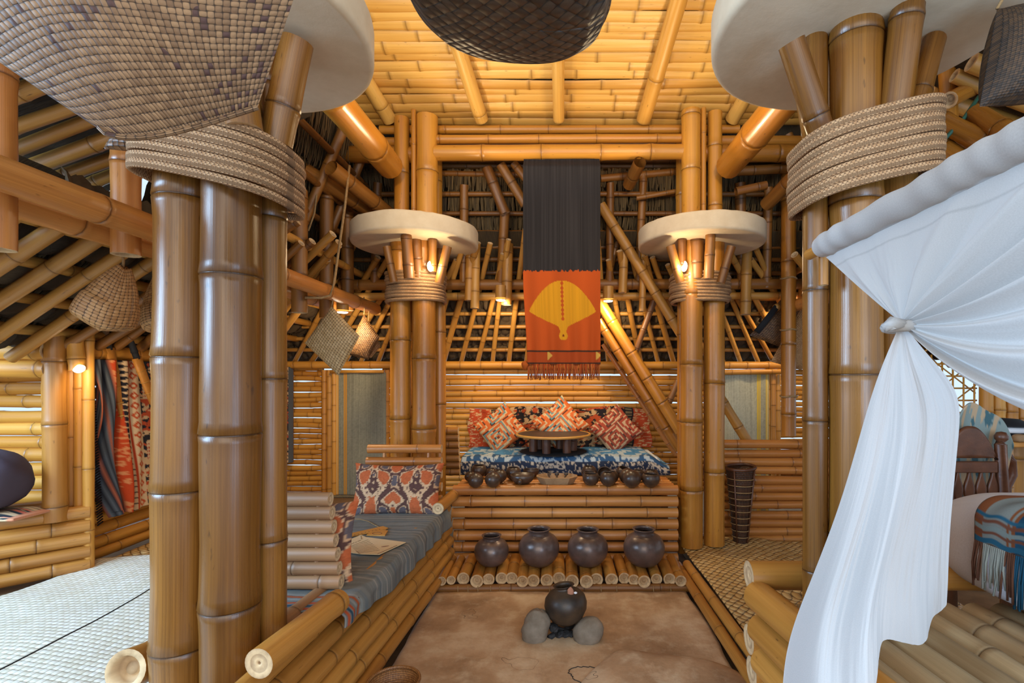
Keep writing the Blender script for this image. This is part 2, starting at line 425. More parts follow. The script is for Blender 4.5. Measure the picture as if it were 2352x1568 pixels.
M_wood = plain('carved_wood', srgb('#8a6a4a'), .6, 0, .4, srgb('#ab8760'), .35, 13)
M_bwood = plain('black_wood', srgb('#2b2320'), .45, 0, .5, srgb('#4a3c33'), .2, 15)
M_char = plain('charcoal', srgb('#161616'), .8, 0, .3, srgb('#3a3a3c'), .5, 25)
M_rope = plain('twine', srgb('#8a6a45'), .85, 0, .2, srgb('#a98a60'), .3, 60)
M_raw = plain('bamboo_plaque', srgb('#b9762c'), .5, 0, .4, srgb('#c98a3e'), .1, 12)
M_black = plain('black_felt', srgb('#141418'), .8)
M_white = plain('white_cotton', srgb('#d9d9dc'), .8)
M_green = plain('green_cord', srgb('#2d5b49'), .6)
M_earth = plain('packed_earth', srgb('#6b5138'), .9, 0, .2, srgb('#8a6a4a'), .5, 5)
M_thatch_d = None
def glow(name, c, s):
    m, t, b = nt(name); b.inputs['Base Color'].default_value = (*c, 1)
    b.inputs['Emission Color'].default_value = (*c, 1); b.inputs['Emission Strength'].default_value = s
    return m
M_glow = glow('lamp_lens', (1, .86, .62), 9)
def thatch(name, a, b2):
    m, t, b = nt(name)
    tc = attr(t, 'tc').outputs['Vector']; ca = attr(t, 'col')
    sep = N(t, 'ShaderNodeSeparateColor'); t.links.new(ca.outputs['Color'], sep.inputs[0])
    n = noise_(t, tc, 1, 4, .7, (160, 9, 1))
    f = math_(t, 'ADD', math_(t, 'MULTIPLY', n, .8), math_(t, 'MULTIPLY', sep.outputs[1], .5), True)
    t.links.new(mix_(t, math_(t, 'SUBTRACT', f, .2), a, b2), b.inputs['Base Color'])
    b.inputs['Roughness'].default_value = .85; bump_(t, b, n, .8, .01)
    return m
M_thatch = thatch('grass_thatch', srgb('#2c2012'), srgb('#7d653f'))
M_roll = thatch('grass_roll', srgb('#2c2116'), srgb('#7c6344'))
# hearth floor: ochre cement with pale worn patches and hairline cracks
def hearth():
    m, t, b = nt('hearth_cement')
    co = N(t, 'ShaderNodeTexCoord').outputs['Object']
    n1 = noise_(t, co, 1.6, 6, .62); n2 = noise_(t, co, 9, 6, .65); n3 = noise_(t, co, 40, 3, .6)
    c = ramp_(t, n1, [(.36, srgb('#8a6747')), (.5, srgb('#b08c68')), (.64, srgb('#d0b492'))])
    c = mix_(t, math_(t, 'MULTIPLY', math_(t, 'SUBTRACT', n2, .5), 2.2, True), c, srgb('#d9c3a2'))
    c = mix_(t, math_(t, 'MULTIPLY', math_(t, 'SUBTRACT', .40, n2), 2.6, True), c, srgb('#7a5639'))
    nd = noise_(t, co, 3.0, 3, .5)
    c = mix_(t, math_(t, 'LESS_THAN', math_(t, 'ABSOLUTE', math_(t, 'SUBTRACT', nd, .66)), .0010), c, srgb('#3a2a1c'))
    t.links.new(c, b.inputs['Base Color']); b.inputs['Roughness'].default_value = .62
    bump_(t, b, math_(t, 'ADD', n2, math_(t, 'MULTIPLY', n3, .3)), .35, .012)
    return m
M_hearth = hearth()

# ------------------------------------------------------------------ textile patterns (painted on dense cloth grids)
ORG, CRM, NVY, RED, BLU, BLK = [np.array(srgb(h)) for h in ('#d0602c', '#d9b98c', '#26282f', '#a83c22', '#4f8fa0', '#1f1a1c')]
def kilim(bg, line, alt):
    def fn(U, V):
        # stepped hook meanders inside a lozenge grid
        a = U * 1.55; b = V * 1.55
        row = np.floor(b); a2 = a + .5 * (row % 2)
        x = a2 - np.floor(a2); y = b - row
        x = np.floor(x * 20) / 20 + .025; y = np.floor(y * 20) / 20 + .025
        d = np.maximum(np.abs(x - .5), np.abs(y - .5)) * 2
        ang = np.arctan2(y - .5, x - .5) / (2 * math.pi)
        s = d * 3.0 + ang
        k = s - np.floor(s)
        c = pick(k < .38, line, bg)
        c = pick((k > .15) & (k < .22), np.array(srgb('#5b3a30')), c)
        c = pick((k >= .78) & ((np.floor(a2) + row) % 2 == 0), alt, c)
        c = pick(d < .14, np.array(srgb('#7a4032')), c)
        return c * (.85 + .3 * vnoise(U * 60, V * 60, 3))[..., None]
    return fn
def ikat_red(U, V):
    # rows of mirrored hooked figures, cream outlines on brown and terracotta
    x = np.abs(((U * 2.0) % 1) - .5) * 2; y = V
    w = .06 * (fbm(U * 30, V * 30, 5) - .5)
    f = np.sin(x * 6.5 + 2.2 * np.sin(y * 7.5) + w * 12) + .8 * np.sin(y * 13 - x * 4)
    c = pick(f > .2, np.array(srgb('#bf6138')), np.array(srgb('#5f4038')))
    c = pick(np.abs(f - .1) < .24, np.array(srgb('#d5ab83')), c)
    g = (np.sin(x * 30) * np.sin(y * 34))
    c = pick((np.abs(f - .1) < .13) & (g > .45), np.array(srgb('#6e4a40')), c)
    c = pick((f < -1.0), np.array(srgb('#66595a')), c)
    c = pick((np.abs(f + .95) < .12), np.array(srgb('#c99d76')), c)
    return c * (.8 + .4 * vnoise(U * 90, V * 60, 8))[..., None]
def figures(U, V, sx, sy, seed, thr=.52):
    x = U * sx; y = V * sy
    xm = np.abs((x % 1) - .5) * 2
    return fbm(xm * 2.6 + np.floor(x) * 7 + .3 * np.sin(y * 9), y * 2.8 + seed, seed, 3) > thr * .94
def ikat_dark(U, V):
    c = np.tile(np.array(srgb('#2a2426')), U.shape + (1,)) if False else np.zeros(U.shape + (3,)) + np.array(srgb('#2a2426'))
    f1 = figures(U, V, 9, 5, 3, .50); f2 = figures(U + .03, V + .02, 9, 5, 11, .56)
    c = pick(f1, np.array(srgb('#c9a173')), c); c = pick(f2, np.array(srgb('#b8502b')), c)
    edge = (U < .12) | (U > .90)
    e = pick(figures(V, U, 9, 18, 6, .54), np.array(srgb('#d2a878')), np.array(srgb('#bf4b28')))
    c = pick(edge, e, c)
    band = ((U > .12) & (U < .17)) | ((U > .85) & (U < .90))
    c = pick(band, pick(((V * 14) % 1 < .6) & (np.abs(U - .145) < .02) | ((V * 14) % 1 < .6) & (np.abs(U - .875) < .02), np.array(srgb('#8f7a58')), np.array(srgb('#23232a'))), c)
    return c
def ikat_blue(U, V):
    # V: 0 at the back of the seat, 1 at the front hem
    h = fbm(U * 60, V * 10, 4, 3)
    w = vnoise(np.floor(U * 34) * 3.1, np.floor(V * 12) * 2.3, 2) * .5 + h * .6
    c = pick(w > .60, np.array(srgb('#b4c3cc')), np.array(srgb('#5089b8')))
    c = pick(w < .30, np.array(srgb('#437aa8')), c)
    lo = V > .68
    m = figures(U, V, 22, 11, 9, .52)
    d = pick(m, np.array(srgb('#bfae98')), np.array(srgb('#2b3346')))
    mid = (V > .52) & (V <= .68)
    c = pick(mid, pick(h > .46, np.array(srgb('#aeb9bf')), np.array(srgb('#35577c'))), c)
    return pick(lo, d, c)
def blanket_grey(U, V):
    c = np.zeros(U.shape + (3,)) + np.array(srgb('#787770'))
    n = vnoise(U * 4, V * 140, 1); c = c * (.75 + .45 * n)[..., None]
    c = pick((V * 34) % 1 < .09, np.array(srgb('#9a9184')), c)
    c = pick((V * 9) % 1 < .14, c * .75 + np.array(srgb('#3f586a')) * .25, c)
    for q, h in ((.012, '#b0502e'), (.03, '#2d4a5c'), (.045, '#b0502e'), (.062, '#8f8f88'), (.08, '#a3522f')):
        c = pick(np.abs(V - q) < .005, np.array(srgb(h)), c)
    return c
def door_mat(U, V):
    n = vnoise(U * 160, V * 2, 1) * .6 + vnoise(U * 50, V * 160, 2) * .4
    c = (np.array(srgb('#8f8c7a')) * (.68 + .66 * n)[..., None])
    for q, w in ((.02, .008), (.05, .010), (.175, .012), (.215, .014)): c = pick(np.abs(U - q) < w, np.array(srgb('#d99a3e')), c)
    c = pick((np.abs(U - .035) < .006), np.array(srgb('#dcc9a4')), c)
    return c
def door_mat_backlit(U, V): return np.clip(door_mat(1 - U, V) * 1.7, 0, .8)  # door_mat mirrored and brightened: daylight through the cloth painted into its colour
# ------------------------------------------------------------------ floors
FZ = 0.28                                             # raised side floor
def slab(U, V):
    x = -.775 + 1.57 * U; y = .45 + 2.62 * V
    e = .03 * (fbm(y * 3, x * 0 + 2, 4) - .5)
    x = x + np.where(U > .97, e - .012 * np.sin(y * 9), 0) + np.where(U < .03, e, 0)
    y = y + np.where(V > .97, .05 * (fbm(x * 3, x * 0, 9) - .5), 0)
    edge = np.minimum(np.minimum(U, 1 - U), np.minimum(V, 1 - V))
    z = .010 * (fbm(x * 2.2, y * 2.2, 1) - .5) - np.where(edge < .004, .09, 0) - np.where((edge >= .004) & (edge < .02), .008, 0)
    return x, y, z
fl = build('floor', grid(Buf(), slab, 80, 110), M_hearth, origin=(0, 0, 0)); fl['kind'] = 'structure'
g = Buf()
for (x0, x1, y0, y1, z) in ((-6, 6, -1.5, 7, -.09), (-3.9, -1.25, .1, 4.7, FZ - .03), (-1.25, -.9, 3.3, 4.7, FZ - .03), (.95, 3.8, 1.9, 4.7, -.03)):
    box(g, ((x0 + x1) / 2, (y0 + y1) / 2, z - .02), (x1 - x0, y1 - y0, .04), bev=.05)
gr = build('floor.001', g, M_earth, origin=(0, 0, 0), smooth=False); gr['kind'] = 'structure'

# ------------------------------------------------------------------ bamboo walls
def slats(name, p0, p1, z0, z1, r, mat, pitch, parent=None, jit=.004, gap=None, skip=0, seg=10):
    b = Buf(); z = z0
    p0 = np.array(p0); p1 = np.array(p1)
    while z < z1:
        a = np.array((*p0, z + rng.uniform(-jit, jit))); c = np.array((*p1, z + rng.uniform(-jit, jit)))
        culm(b, a, c, r * rng.uniform(.93, 1.07), gap=gap, seg=seg, bend=.008, wob=.05)
        z += pitch * rng.uniform(.95, 1.06)
    return build(name, b, mat, parent)
wb = thing('wall_back', None, None, (0, 4.5, .2), kind='structure')
YB = 4.5
def bx(px, Y=YB): return (px - CX) / F * Y
slats('slat', (bx(640), YB), (bx(742), YB), .25, 1.41, .0238, M_wall, .0465, wb)
slats('slat', (bx(1000), YB), (bx(1660), YB), .30, 1.41, .0260, M_wall, .0490, wb, gap=.3)
slats('slat', (bx(1788), YB), (2.9, YB), .20, 1.41, .0228, M_wall, .0475, wb)
slats('slat', (bx(880), YB), (bx(1010), YB), .25, 1.41, .0235, M_wall, .0475, wb)
for px in (745, 757, 768, 1766, 1776, 1787):
    yy = YB - .03 - .03 * (px % 4 == 0); build('upright', C1((bx(px, yy), yy, .2), (bx(px, yy), yy, 1.36), .0225), M_wall, wb)
build('upright', C1((bx(893), YB - .05, .2), (bx(893), YB - .05, 1.36), .024), M_wall, wb)
build('top_rail', C1((-2.6, YB - .06, 1.405), (2.7, YB - .06, 1.40), .034), M_wall, wb)
build('top_rail', C1((bx(1600), YB - .1, 1.335), (bx(1785), YB - .1, 1.345), .024), M_wall, wb)
build('bottom_rail', C1((bx(640), YB - .05, .24), (bx(760), YB - .05, .24), .028), M_wall, wb)
# side wall behind the hanging textile
wl = thing('wall_left', None, None, (-2.58, 3.6, FZ), kind='structure')
slats('slat', (-2.58, 2.72), (-2.58, 4.55), FZ + .03, 1.40, .0335, M_wall, .068, wl, gap=.3)
build('top_rail', C1((-2.53, 2.6, 1.425), (-2.53, 4.6, 1.41), .042), M_wall, wl)
build('top_rail', C1((-2.54, 2.6, 1.345), (-2.54, 4.6, 1.335), .026), M_wall, wl)
# recess wall behind the low daybed
wr = thing('wall_left.001', None, None, (-3.4, 2.85, FZ), kind='structure')
slats('slat', (-4.2, 2.85), (-2.86, 2.85), FZ + .1, 1.32, .0385, M_wall, .076, wr, gap=.38)
slats('slat', (-4.2, 2.9), (-4.2, 1.4), FZ + .1, 1.28, .037, M_wall, .075, wr, gap=.38)
build('top_beam', C1((-4.1, 2.5, 1.425), (-2.55, 2.5, 1.418), .046), M_wall, wr)
build('top_beam', C1((-4.1, 2.51, 1.337), (-2.55, 2.51, 1.33), .046), M_wall, wr)
build('hanger', C1((-2.65, 2.6, 1.18), (-2.65, 2.6, 1.27), .03), M_wall, wr)
# low screen beside the basket
ws = thing('wall_right', None, None, (1.6, 3.78, -.02), kind='structure')
slats('slat', (1.24, 3.8), (2.9, 3.8), .0, .84, .033, M_plat, .0655, ws, gap=.42, jit=.006)
build('upright', C1((1.9, 3.86, -.02), (1.9, 3.86, .8), .03), M_plat, ws)
# wall behind the writing desk, with a lattice opening
wd = thing('wall_right.001', None, None, (3.2, 3.4, 0), kind='structure')
b = Buf()
for k in range(9): culm(b, (2.94 + k * .085, 3.45, 0), (2.94 + k * .085, 3.45, 1.5), .04, gap=.4)
build('upright', b, M_wall, wd)
b = Buf()
for k in range(7): tube(b, [(2.45 + k * .075, 3.5, .6), (2.45 + k * .075, 3.5, 1.45)], .006)
for k in range(10): tube(b, [(2.40, 3.505, .62 + k * .085), (2.92, 3.505, .62 + k * .085)], .006)
for k in range(8): tube(b, [(2.40, 3.51, .5 + k * .17), (2.92, 3.51, .5 + k * .17 + .4)], .005); tube(b, [(2.40, 3.515, .9 + k * .17), (2.92, 3.515, .5 + k * .17)], .005)
for q in b.c: q[:, 1] = .2
build('lattice', b, M_wall, wd)

# ------------------------------------------------------------------ roof slopes
def fringe(b, S, a0, a1, bb, ln, n, outward, seed):
    r2 = random.Random(seed); V = []; Fc = []; tc = []; c = []
    for i in range(n):
        a = a0 + (a1 - a0) * r2.random(); p = np.array(S(a, bb + r2.uniform(0, .03))); L = ln * r2.uniform(.6, 1.15); w = r2.uniform(.004, .011)
        g_ = S(0, 0) - S(0, 1); tip = p + g_ / np.linalg.norm(g_) * L + np.array((r2.uniform(-.02, .02), 0, 0)) - outward * r2.uniform(-.01, .045); e = S(1, 0) - S(0, 0); e = e / np.linalg.norm(e)
        k = len(V); V += [p - e * w, p + e * w, tip + e * w * .5, tip - e * w * .5]; Fc.append((k, k + 1, k + 2, k + 3))
        s = r2.random() * 9; t = r2.random(); tc += [(s, 0, 0), (s + .01, 0, 0), (s + .01, L, 0), (s, L, 0)]; c += [(0, t, 0)] * 4
    b.add(V, Fc, tc, c)
def roll(b, S, a0, a1, bb, r, nrm, pitch=.075, seed=0):
    nu = max(8, int(abs(a1 - a0) / .012)); nv = 9
    A = np.linspace(a0, a1, nu); th = np.linspace(-1.9, 1.9, nv)
    V = []; tc = []; c = []
    e = S(1, 0) - S(0, 0); g = S(0, 1) - S(0, 0)
    for i, a in enumerate(A):
        k = abs(math.sin(math.pi * a / pitch)) ** .5
        rr = r * (.55 + .45 * k) * (1 + .25 * (hsh(np.floor(a / pitch), seed, 3) - .5))
        o = np.array(S(a, bb)) + nrm * (r + .045) + .008 * rng.uniform(-1, 1)
        for t in th:
            V.append(o - nrm * math.cos(t) * rr + g * math.sin(t) * rr * 1.15 + np.array((rng.uniform(-1, 1), rng.uniform(-1, 1), rng.uniform(-1, 1))) * .004)
            tc.append((t * .4 + hsh(np.floor(a / pitch), 1, 2) * 5, a * 1.5, 0)); c.append((0, hsh(np.floor(a / pitch), 4, seed), 0))
    b.add(V, [(i * nv + j, (i + 1) * nv + j, (i + 1) * nv + j + 1, i * nv + j + 1) for i in range(nu - 1) for j in range(nv - 1)], tc, c)
def slope(O, e, g):
    O, e, g = [np.array(q, dtype=float) for q in (O, e, g)]; g = g / np.linalg.norm(g)
    n = np.cross(e, g); n = n if n[2] > 0 else -n
    return (lambda a, b: O + a * e + b * g), n / np.linalg.norm(n)
def sheet(S, n, a0, a1, b0, b1, off):
    B = Buf(); V = [S(a0, b0) + n * off, S(a1, b0) + n * off, S(a1, b1) + n * off, S(a0, b1) + n * off]
    return grid(B, lambda U, W: tuple((V[0][k] * (1 - U) * (1 - W) + V[1][k] * U * (1 - W) + V[2][k] * U * W + V[3][k] * (1 - U) * W + .012 * (vnoise(U * 60, W * 40, 2))) for k in range(3)), 60, 30, us=abs(a1 - a0), vs=abs(b1 - b0))
# back slope
rb = thing('roof', None, None, (0, 4.3, 1.4), kind='structure')
S, n = slope((0, 4.52, 1.44), (1, 0, 0), (0, -.75, .94))
i = 0
for px in range(676, 1900, 38):
    a = bx(px) + rng.uniform(-.012, .012); L = rng.choice((.98, 1.02, 1.1, 1.14, 1.2)) + rng.uniform(-.04, .04)
    build('rafter', C1(S(a, 0), S(a * .62 + rng.uniform(-.03, .03), L), .022 * rng.uniform(.9, 1.12), gap=.28, bend=.01), M_raft, rb)
for k, bb in enumerate((.10, .22, .345, .475, .62)):
    build('batten', C1(S(-2.5, bb) + n * .035, S(2.6, bb) + n * .035, .017, gap=.3), M_raft, rb)
b = Buf()
for k, bb in enumerate((.03, .16, .285, .41, .55)): roll(b, S, -2.5, 2.6, bb, .062, n, .072, k); roll(b, S, -2.5, 2.6, bb + .055, .045, n, .065, k + 7)
build('thatch', b, M_roll, rb)
build('thatch', sheet(S, n, -2.8, 2.9, -.13, 1.15, .15), M_thatch, rb)
# upper back, steeper, with fringed thatch and uprights
S, n = slope((0, 4.12, 2.05), (1, 0, 0), (0, -.42, .98))
b = Buf()
for k, bb in enumerate((.12, .26, .40, .55, .70, .86)): fringe(b, lambda a, q: S(a, q) + n * .07, -2.0, 2.1, bb, .17, 900, n, k)
build('thatch', b, M_thatch, rb, smooth=False)
build('thatch', sheet(S, n, -2.6, 2.6, -.25, 1.3, .16), M_thatch, rb)
for bb in (.09, .20, .30, .41, .56, .70): build('batten', C1(S(-2.0, bb) + n * .03, S(2.2, bb) + n * .03, .019, gap=.3, bend=.01), M_roof, rb)
for (x0, y0, x1, y1, r) in ((1065, 655, 1066, 425, 10), (1150, 655, 1160, 480, 11), (1466, 655, 1478, 400, 9), (1400, 660, 1402, 420, 9), (1705, 660, 1700, 420, 12), (860, 660, 868, 420, 10), (1240, 650, 1240, 420, 9), (1330, 650, 1334, 420, 9), (1760, 660, 1765, 430, 10)):
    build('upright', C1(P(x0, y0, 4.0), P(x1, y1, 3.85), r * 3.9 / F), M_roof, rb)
for (p, q, r) in ((P(1118, 385, 3.75), P(1160, 490, 3.8), .04), (P(1150, 378, 3.7), P(1206, 470, 3.75), .036), (P(1180, 375, 3.7), P(1215, 420, 3.7), .03), (P(1470, 372, 3.5), P(1444, 425, 3.75), .045),
                  (P(1462, 455, 3.8), P(1570, 436, 3.8), .018), (P(1380, 410, 3.85), P(1580, 392, 3.85), .028), (P(1000, 398, 3.85), P(1210, 402, 3.85), .022), (P(690, 385, 3.2), P(850, 485, 3.75), .05), (P(760, 385, 3.2), P(905, 500, 3.8), .05),
                  (P(1640, 396, 3.7), P(1850, 384, 3.7), .035), (P(1690, 440, 3.6), P(1760, 425, 3.6), .03), (P(1760, 470, 3.7), P(1850, 380, 3.3), .05)):
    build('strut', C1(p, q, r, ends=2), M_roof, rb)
build('purlin', C1((-1.75, 4.0, 2.03), (2.1, 4.0, 2.04), .042, gap=.42), M_roof, rb)
build('purlin', C1((-1.75, 4.06, 1.95), (2.1, 4.06, 1.955), .030, gap=.42), M_raft, rb)
for px, y1, r in ((1077, 690, 10), (1163, 700, 12), (1430, 672, 10), (1475, 715, 8), (1712, 722, 12), (1090, 708, 10), (755, 720, 8)):
    build('hanger', C1(P(px, y1, 3.92), P(px + 4, 560, 3.92), r * 3.9 / F), M_raft, rb)
# side slopes
def side_roof(sg, ys, seed, hang):
    ro = thing('roof', None, None, (sg * 2.3, 2.5, 1.4), kind='structure')
    S, n = slope((sg * 2.62 + (.25 if sg > 0 else 0), 0, 1.38), (0, 1, 0), (-sg, 0, .66))
    y = ys
    while y < 4.45:
        yt = y if y < 2.7 else 2.7 + (y - 2.7) * .5
        L = rng.uniform(.98, 1.06) if y < 2.35 else rng.choice((1.05, 1.18, 1.3, 1.42)) + rng.uniform(-.05, .05)
        build('rafter', C1(S(y + rng.uniform(-.02, .02), 0), S(yt + (rng.uniform(-.06, .06) if y > 2.5 else 0), L) + n * (rng.uniform(-.03, .03) if y > 2.5 else 0), .030 * rng.uniform(.85, 1.1) * (.85 if y > 2.35 else 1), gap=.42, bend=.012), M_raft if y < 2.4 or y > 3.5 else M_roof, ro)
        y += .158 if y < 2.6 else rng.uniform(.12, .19)
    for bb in (.16, .38, .60, .82, 1.04, 1.26): build('batten', C1(S(ys if bb < .9 else 2.4, bb) + n * .055, S(4.5, bb) + n * .055, .026, gap=.45), M_raft, ro)
    b = Buf()
    for k, bb in enumerate((.05, .27, .49, .71, .93)):
        roll(b, S, ys + .9, 4.5, bb, .085, n, .10, k)
    build('thatch', b, M_roll, ro)
    b = Buf()
    for k, bb in enumerate((.2, .45, .7, .95, 1.2)): fringe(b, lambda a, q: S(a, q) + n * .13, ys if bb < .8 else 2.3, 4.4, bb, .16, 900, n, k + seed)
    build('thatch', b, M_thatch, ro, smooth=False)
    build('thatch', sheet(S, n, ys + (.55 if sg < 0 else 0), 4.7, -.12, .92, .24), M_thatch, ro)
    build('thatch', sheet(S, n, 2.4, 4.7, .9, 1.05, .24), M_thatch, ro)
    # upper, gentler slope
    S2, n2 = slope((sg * 2.15 + (.25 if sg > 0 else 0), 0, 2.11), (0, 1, 0), (-sg, 0, .37))
    y = ys
    while y < 2.3:
        build('rafter', C1(S2(y, 0), S2(y + rng.uniform(-.03, .03), .95), .029 * rng.uniform(.8, 1.1), gap=.4, bend=.01), M_raft, ro)
        y += .105
    build('thatch', sheet(S2, n2, ys, 2.4, -.1, 1.05, .07), M_thatch, ro)
    # steep upper part beyond, with fringed thatch
    S3, n3 = slope((sg * 1.80 + (.3 if sg > 0 else 0), 0, 2.05), (0, 1, 0), (-sg * .42, 0, .98))
    b = Buf()
    for k, bb in enumerate((.12, .30, .46, .62, .80, .96)): fringe(b, lambda a, q: S3(a, q) + n3 * .07, 2.3, 4.2, bb, .17, 500, n3, k + seed)
    build('thatch', b, M_thatch, ro, smooth=False)
    build('thatch', sheet(S3, n3, 2.3, 4.4, -.2, 1.35, .14), M_thatch, ro)
    for bb in (.14, .36, .55, .78): build('batten', C1(S3(2.3, bb), S3(4.1, bb), .022, gap=.34), M_roof, ro)
    for y in (2.5, 2.75, 3.3, 3.65): build('upright', C1(S3(y, -.1), S3(y, 1.1), .032, gap=.34), M_roof, ro)
    build('purlin', C1((sg * 1.49 + (.46 if sg > 0 else 0), .9, 1.825), (sg * 1.49 + (.31 if sg > 0 else 0), 4.05, 1.845), .047, gap=.5), M_plat, ro)
    build('purlin', C1((sg * 1.72 + (.45 if sg > 0 else 0), .9, 1.835), (sg * 1.72 + (.3 if sg > 0 else 0), 4.05, 1.845), .05, gap=.5), M_plat, ro)
    for (y, z0, z1) in hang: build('hanger', C1((sg * 1.61 + (.33 if sg > 0 else 0), y, z0), (sg * 1.61 + (.33 if sg > 0 else 0), y, z1), .046 if y > 1.6 else .044), M_plat if y < 2 else M_roof, ro)
    return ro
side_roof(-1, .95, 20, ((1.43, 1.65, 2.4), (1.86, 1.74, 2.4), (2.33, 1.72, 2.4), (3.1, 1.69, 2.45), (3.46, 1.70, 2.7), (3.8, 1.8, 2.7)))
rr_ = side_roof(1, 1.3, 40, ((2.0, 1.75, 2.4), (2.9, 1.7, 2.5), (3.7, 1.75, 2.6)))
for (p, q, r) in ((P(2125, 262, 1.9), P(2300, 345, 1.7), .036), (P(2130, 318, 1.9), P(2215, 372, 1.8), .034), (P(2190, 300, 1.9), P(2352, 372, 1.7), .036), (P(2180, 230, 1.9), P(2352, 140, 2.1), .03), (P(2150, 180, 2.1), P(2300, 110, 2.2), .028), (P(2175, 160, 2.0), P(2182, 290, 2.0), .03), (P(2240, 262, 1.8), P(2352, 330, 1.6), .035)):
    build('strut', C1(p, q, r), M_amber, rr_)

# ------------------------------------------------------------------ tower ceiling: split bamboo strips over rafters
ce = thing('ceiling', None, None, (0, 3.6, 3.1), kind='structure')
b = Buf(); K = .42
Sc, nc = slope((0, 3.74, 3.165), (1, 0, 0), (0, -1, K))
q = 0.0
while q < 3.0:
    w = rng.uniform(.064, .082); x0, x1 = -2.3 + rng.uniform(-.05, .05), 2.3
    n_ = 90; xs = np.linspace(x0, x1, n_); th = np.linspace(-1.25, 1.25, 7); nodes = []
    x = x0 + rng.random() * .4
    while x < x1: nodes.append(x); x += rng.uniform(.30, .5)
    V = []; tc = []; c = []; tint = rng.random(); seed = rng.random() * 30; ph = rng.random() * 9; up = rng.uniform(0, .012)
    xs = np.sort(np.concatenate([xs] + [np.array((nx - .025, nx - .006, nx, nx + .008, nx + .03)) for nx in nodes]))
    for x in xs:
        dn = min(abs(x - nx) for nx in nodes); bu = math.exp(-(dn / .012) ** 2)
        rr = w / 2 * (1 + .12 * bu) * (1 + .05 * math.sin(x * 5 + ph)); o = Sc(x, q + w / 2 + .008 * math.sin(x * 2.3 + ph)) + nc * up
        for t in th:
            V.append(o + (Sc(0, 1) - Sc(0, 0)) * math.sin(t) * rr * 1.04 - nc * math.cos(t) * rr * .55); tc.append((math.cos(t), math.sin(t), x + seed)); c.append((math.exp(-(dn / .008) ** 2), tint, 0))
    nv = 7; nu = len(xs)
    b.add(V, [(i * nv + j, (i + 1) * nv + j, (i + 1) * nv + j + 1, i * nv + j + 1) for i in range(nu - 1) for j in range(nv - 1)], tc, c)
    q += w * .84
build('strip', b, M_ceil, ce)
build('cover', sheet(Sc, nc, -2.35, 2.35, 0, 3.0, .05), M_thatch, ce)
for (xa, xb, r) in ((-.56, -.80, .048), (-.005, -.02, .040), (.605, .78, .052), (-1.22, -1.6, .05), (1.24, 1.6, .05)):
    build('rafter', C1(Sc(xa, .12) - nc * .075, Sc(xb, 1.9) - nc * .075, r, gap=.5, ends=3, solid_end=True), M_ceil, ce)
# lower ceiling edge behind the beams
b = Buf()
for k in range(7): culm(b, (-2.1, 3.78 + k * .05, 3.05 - k * .035), (2.1, 3.78 + k * .05, 3.05 - k * .035), .03, gap=.35)
build('strip', b, M_roof, ce)

# ------------------------------------------------------------------ beams and braces
def beam(p, q, r, mat, label, gap=None, name='bamboo_beam', **k):
    o = build(name, C1(p, q, r, gap=gap, **k), mat); tag(o, label, 'beam', kind='thing'); return o
beam((-.88, 3.54, 2.875), (.87, 3.54, 2.885), .054, M_lamplit, 'thick golden bamboo beam the black and orange banner hangs from', .42)
beam((-.88, 3.55, 2.977), (.87, 3.55, 2.985), .031, M_lamplit, 'thin bamboo pole with a pointed end resting on the thick banner beam', .42)
beam((-1.3, 3.63, 3.085), (1.3, 3.63, 3.09), .030, M_lamplit, 'uppermost thin bamboo pole above the banner beam, touching the ceiling strips', .4)
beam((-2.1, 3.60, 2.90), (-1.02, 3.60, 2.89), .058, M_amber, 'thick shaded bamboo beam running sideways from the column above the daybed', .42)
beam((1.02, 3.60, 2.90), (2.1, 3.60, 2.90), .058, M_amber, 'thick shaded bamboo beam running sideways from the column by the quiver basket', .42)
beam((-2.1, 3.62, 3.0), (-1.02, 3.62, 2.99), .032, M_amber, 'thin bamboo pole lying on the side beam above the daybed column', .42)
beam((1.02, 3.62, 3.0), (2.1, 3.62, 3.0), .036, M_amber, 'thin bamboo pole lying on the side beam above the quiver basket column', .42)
beam((-1.15, 1.2, 2.68), (-1.13, 3.34, 2.70), .085, M_lamplit, 'very thick golden bamboo tie beam between the two columns on the daybed side', .5, solid_end=True)
beam((1.15, 1.2, 2.68), (1.13, 3.34, 2.70), .085, M_lamplit, 'very thick golden bamboo tie beam between the two columns on the canopy bed side', .5, solid_end=True)
def brace(p, q, r, label, mat=M_roof):
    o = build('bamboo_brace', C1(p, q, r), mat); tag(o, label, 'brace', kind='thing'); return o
brace(P(1380, 470, 3.86), P(1722, 1022, 3.92), .038, 'long diagonal bamboo brace passing behind the column by the quiver basket', M_raft)
brace(P(1376, 690, 4.02), P(1562, 990, 3.98), .045, 'upper of two parallel thick bamboo braces beside the banner', M_amber)
brace(P(1376, 735, 4.08), P(1560, 1030, 4.05), .042, 'lower of two parallel thick bamboo braces beside the banner', M_amber)
brace(P(1385, 790, 4.18), P(1552, 1045, 4.15), .02, 'thin notched bamboo pole under the two parallel braces', M_plat)
brace(P(1420, 545, 4.0), P(1388, 670, 4.02), .026, 'short steep bamboo strut touching the upper half of the long brace')
brace(P(1502, 690, 4.02), P(1458, 812, 4.1), .026, 'short steep bamboo strut crossing between the long brace and the paired braces')
brace(P(1572, 840, 4.1), P(1536, 925, 4.1), .026, 'short bamboo strut half hidden behind the column by the quiver basket')
o = thing('bamboo_pole', 'slender amber bamboo pole with tied bindings rising from the low screen', 'pole', (1.74, 3.8, .84))
PY = 3.8; px = (1811 - CX) / F * PY
build('culm', C1((px, PY, .85), (px, PY, 2.95), .053, gap=.55), M_amber, o)
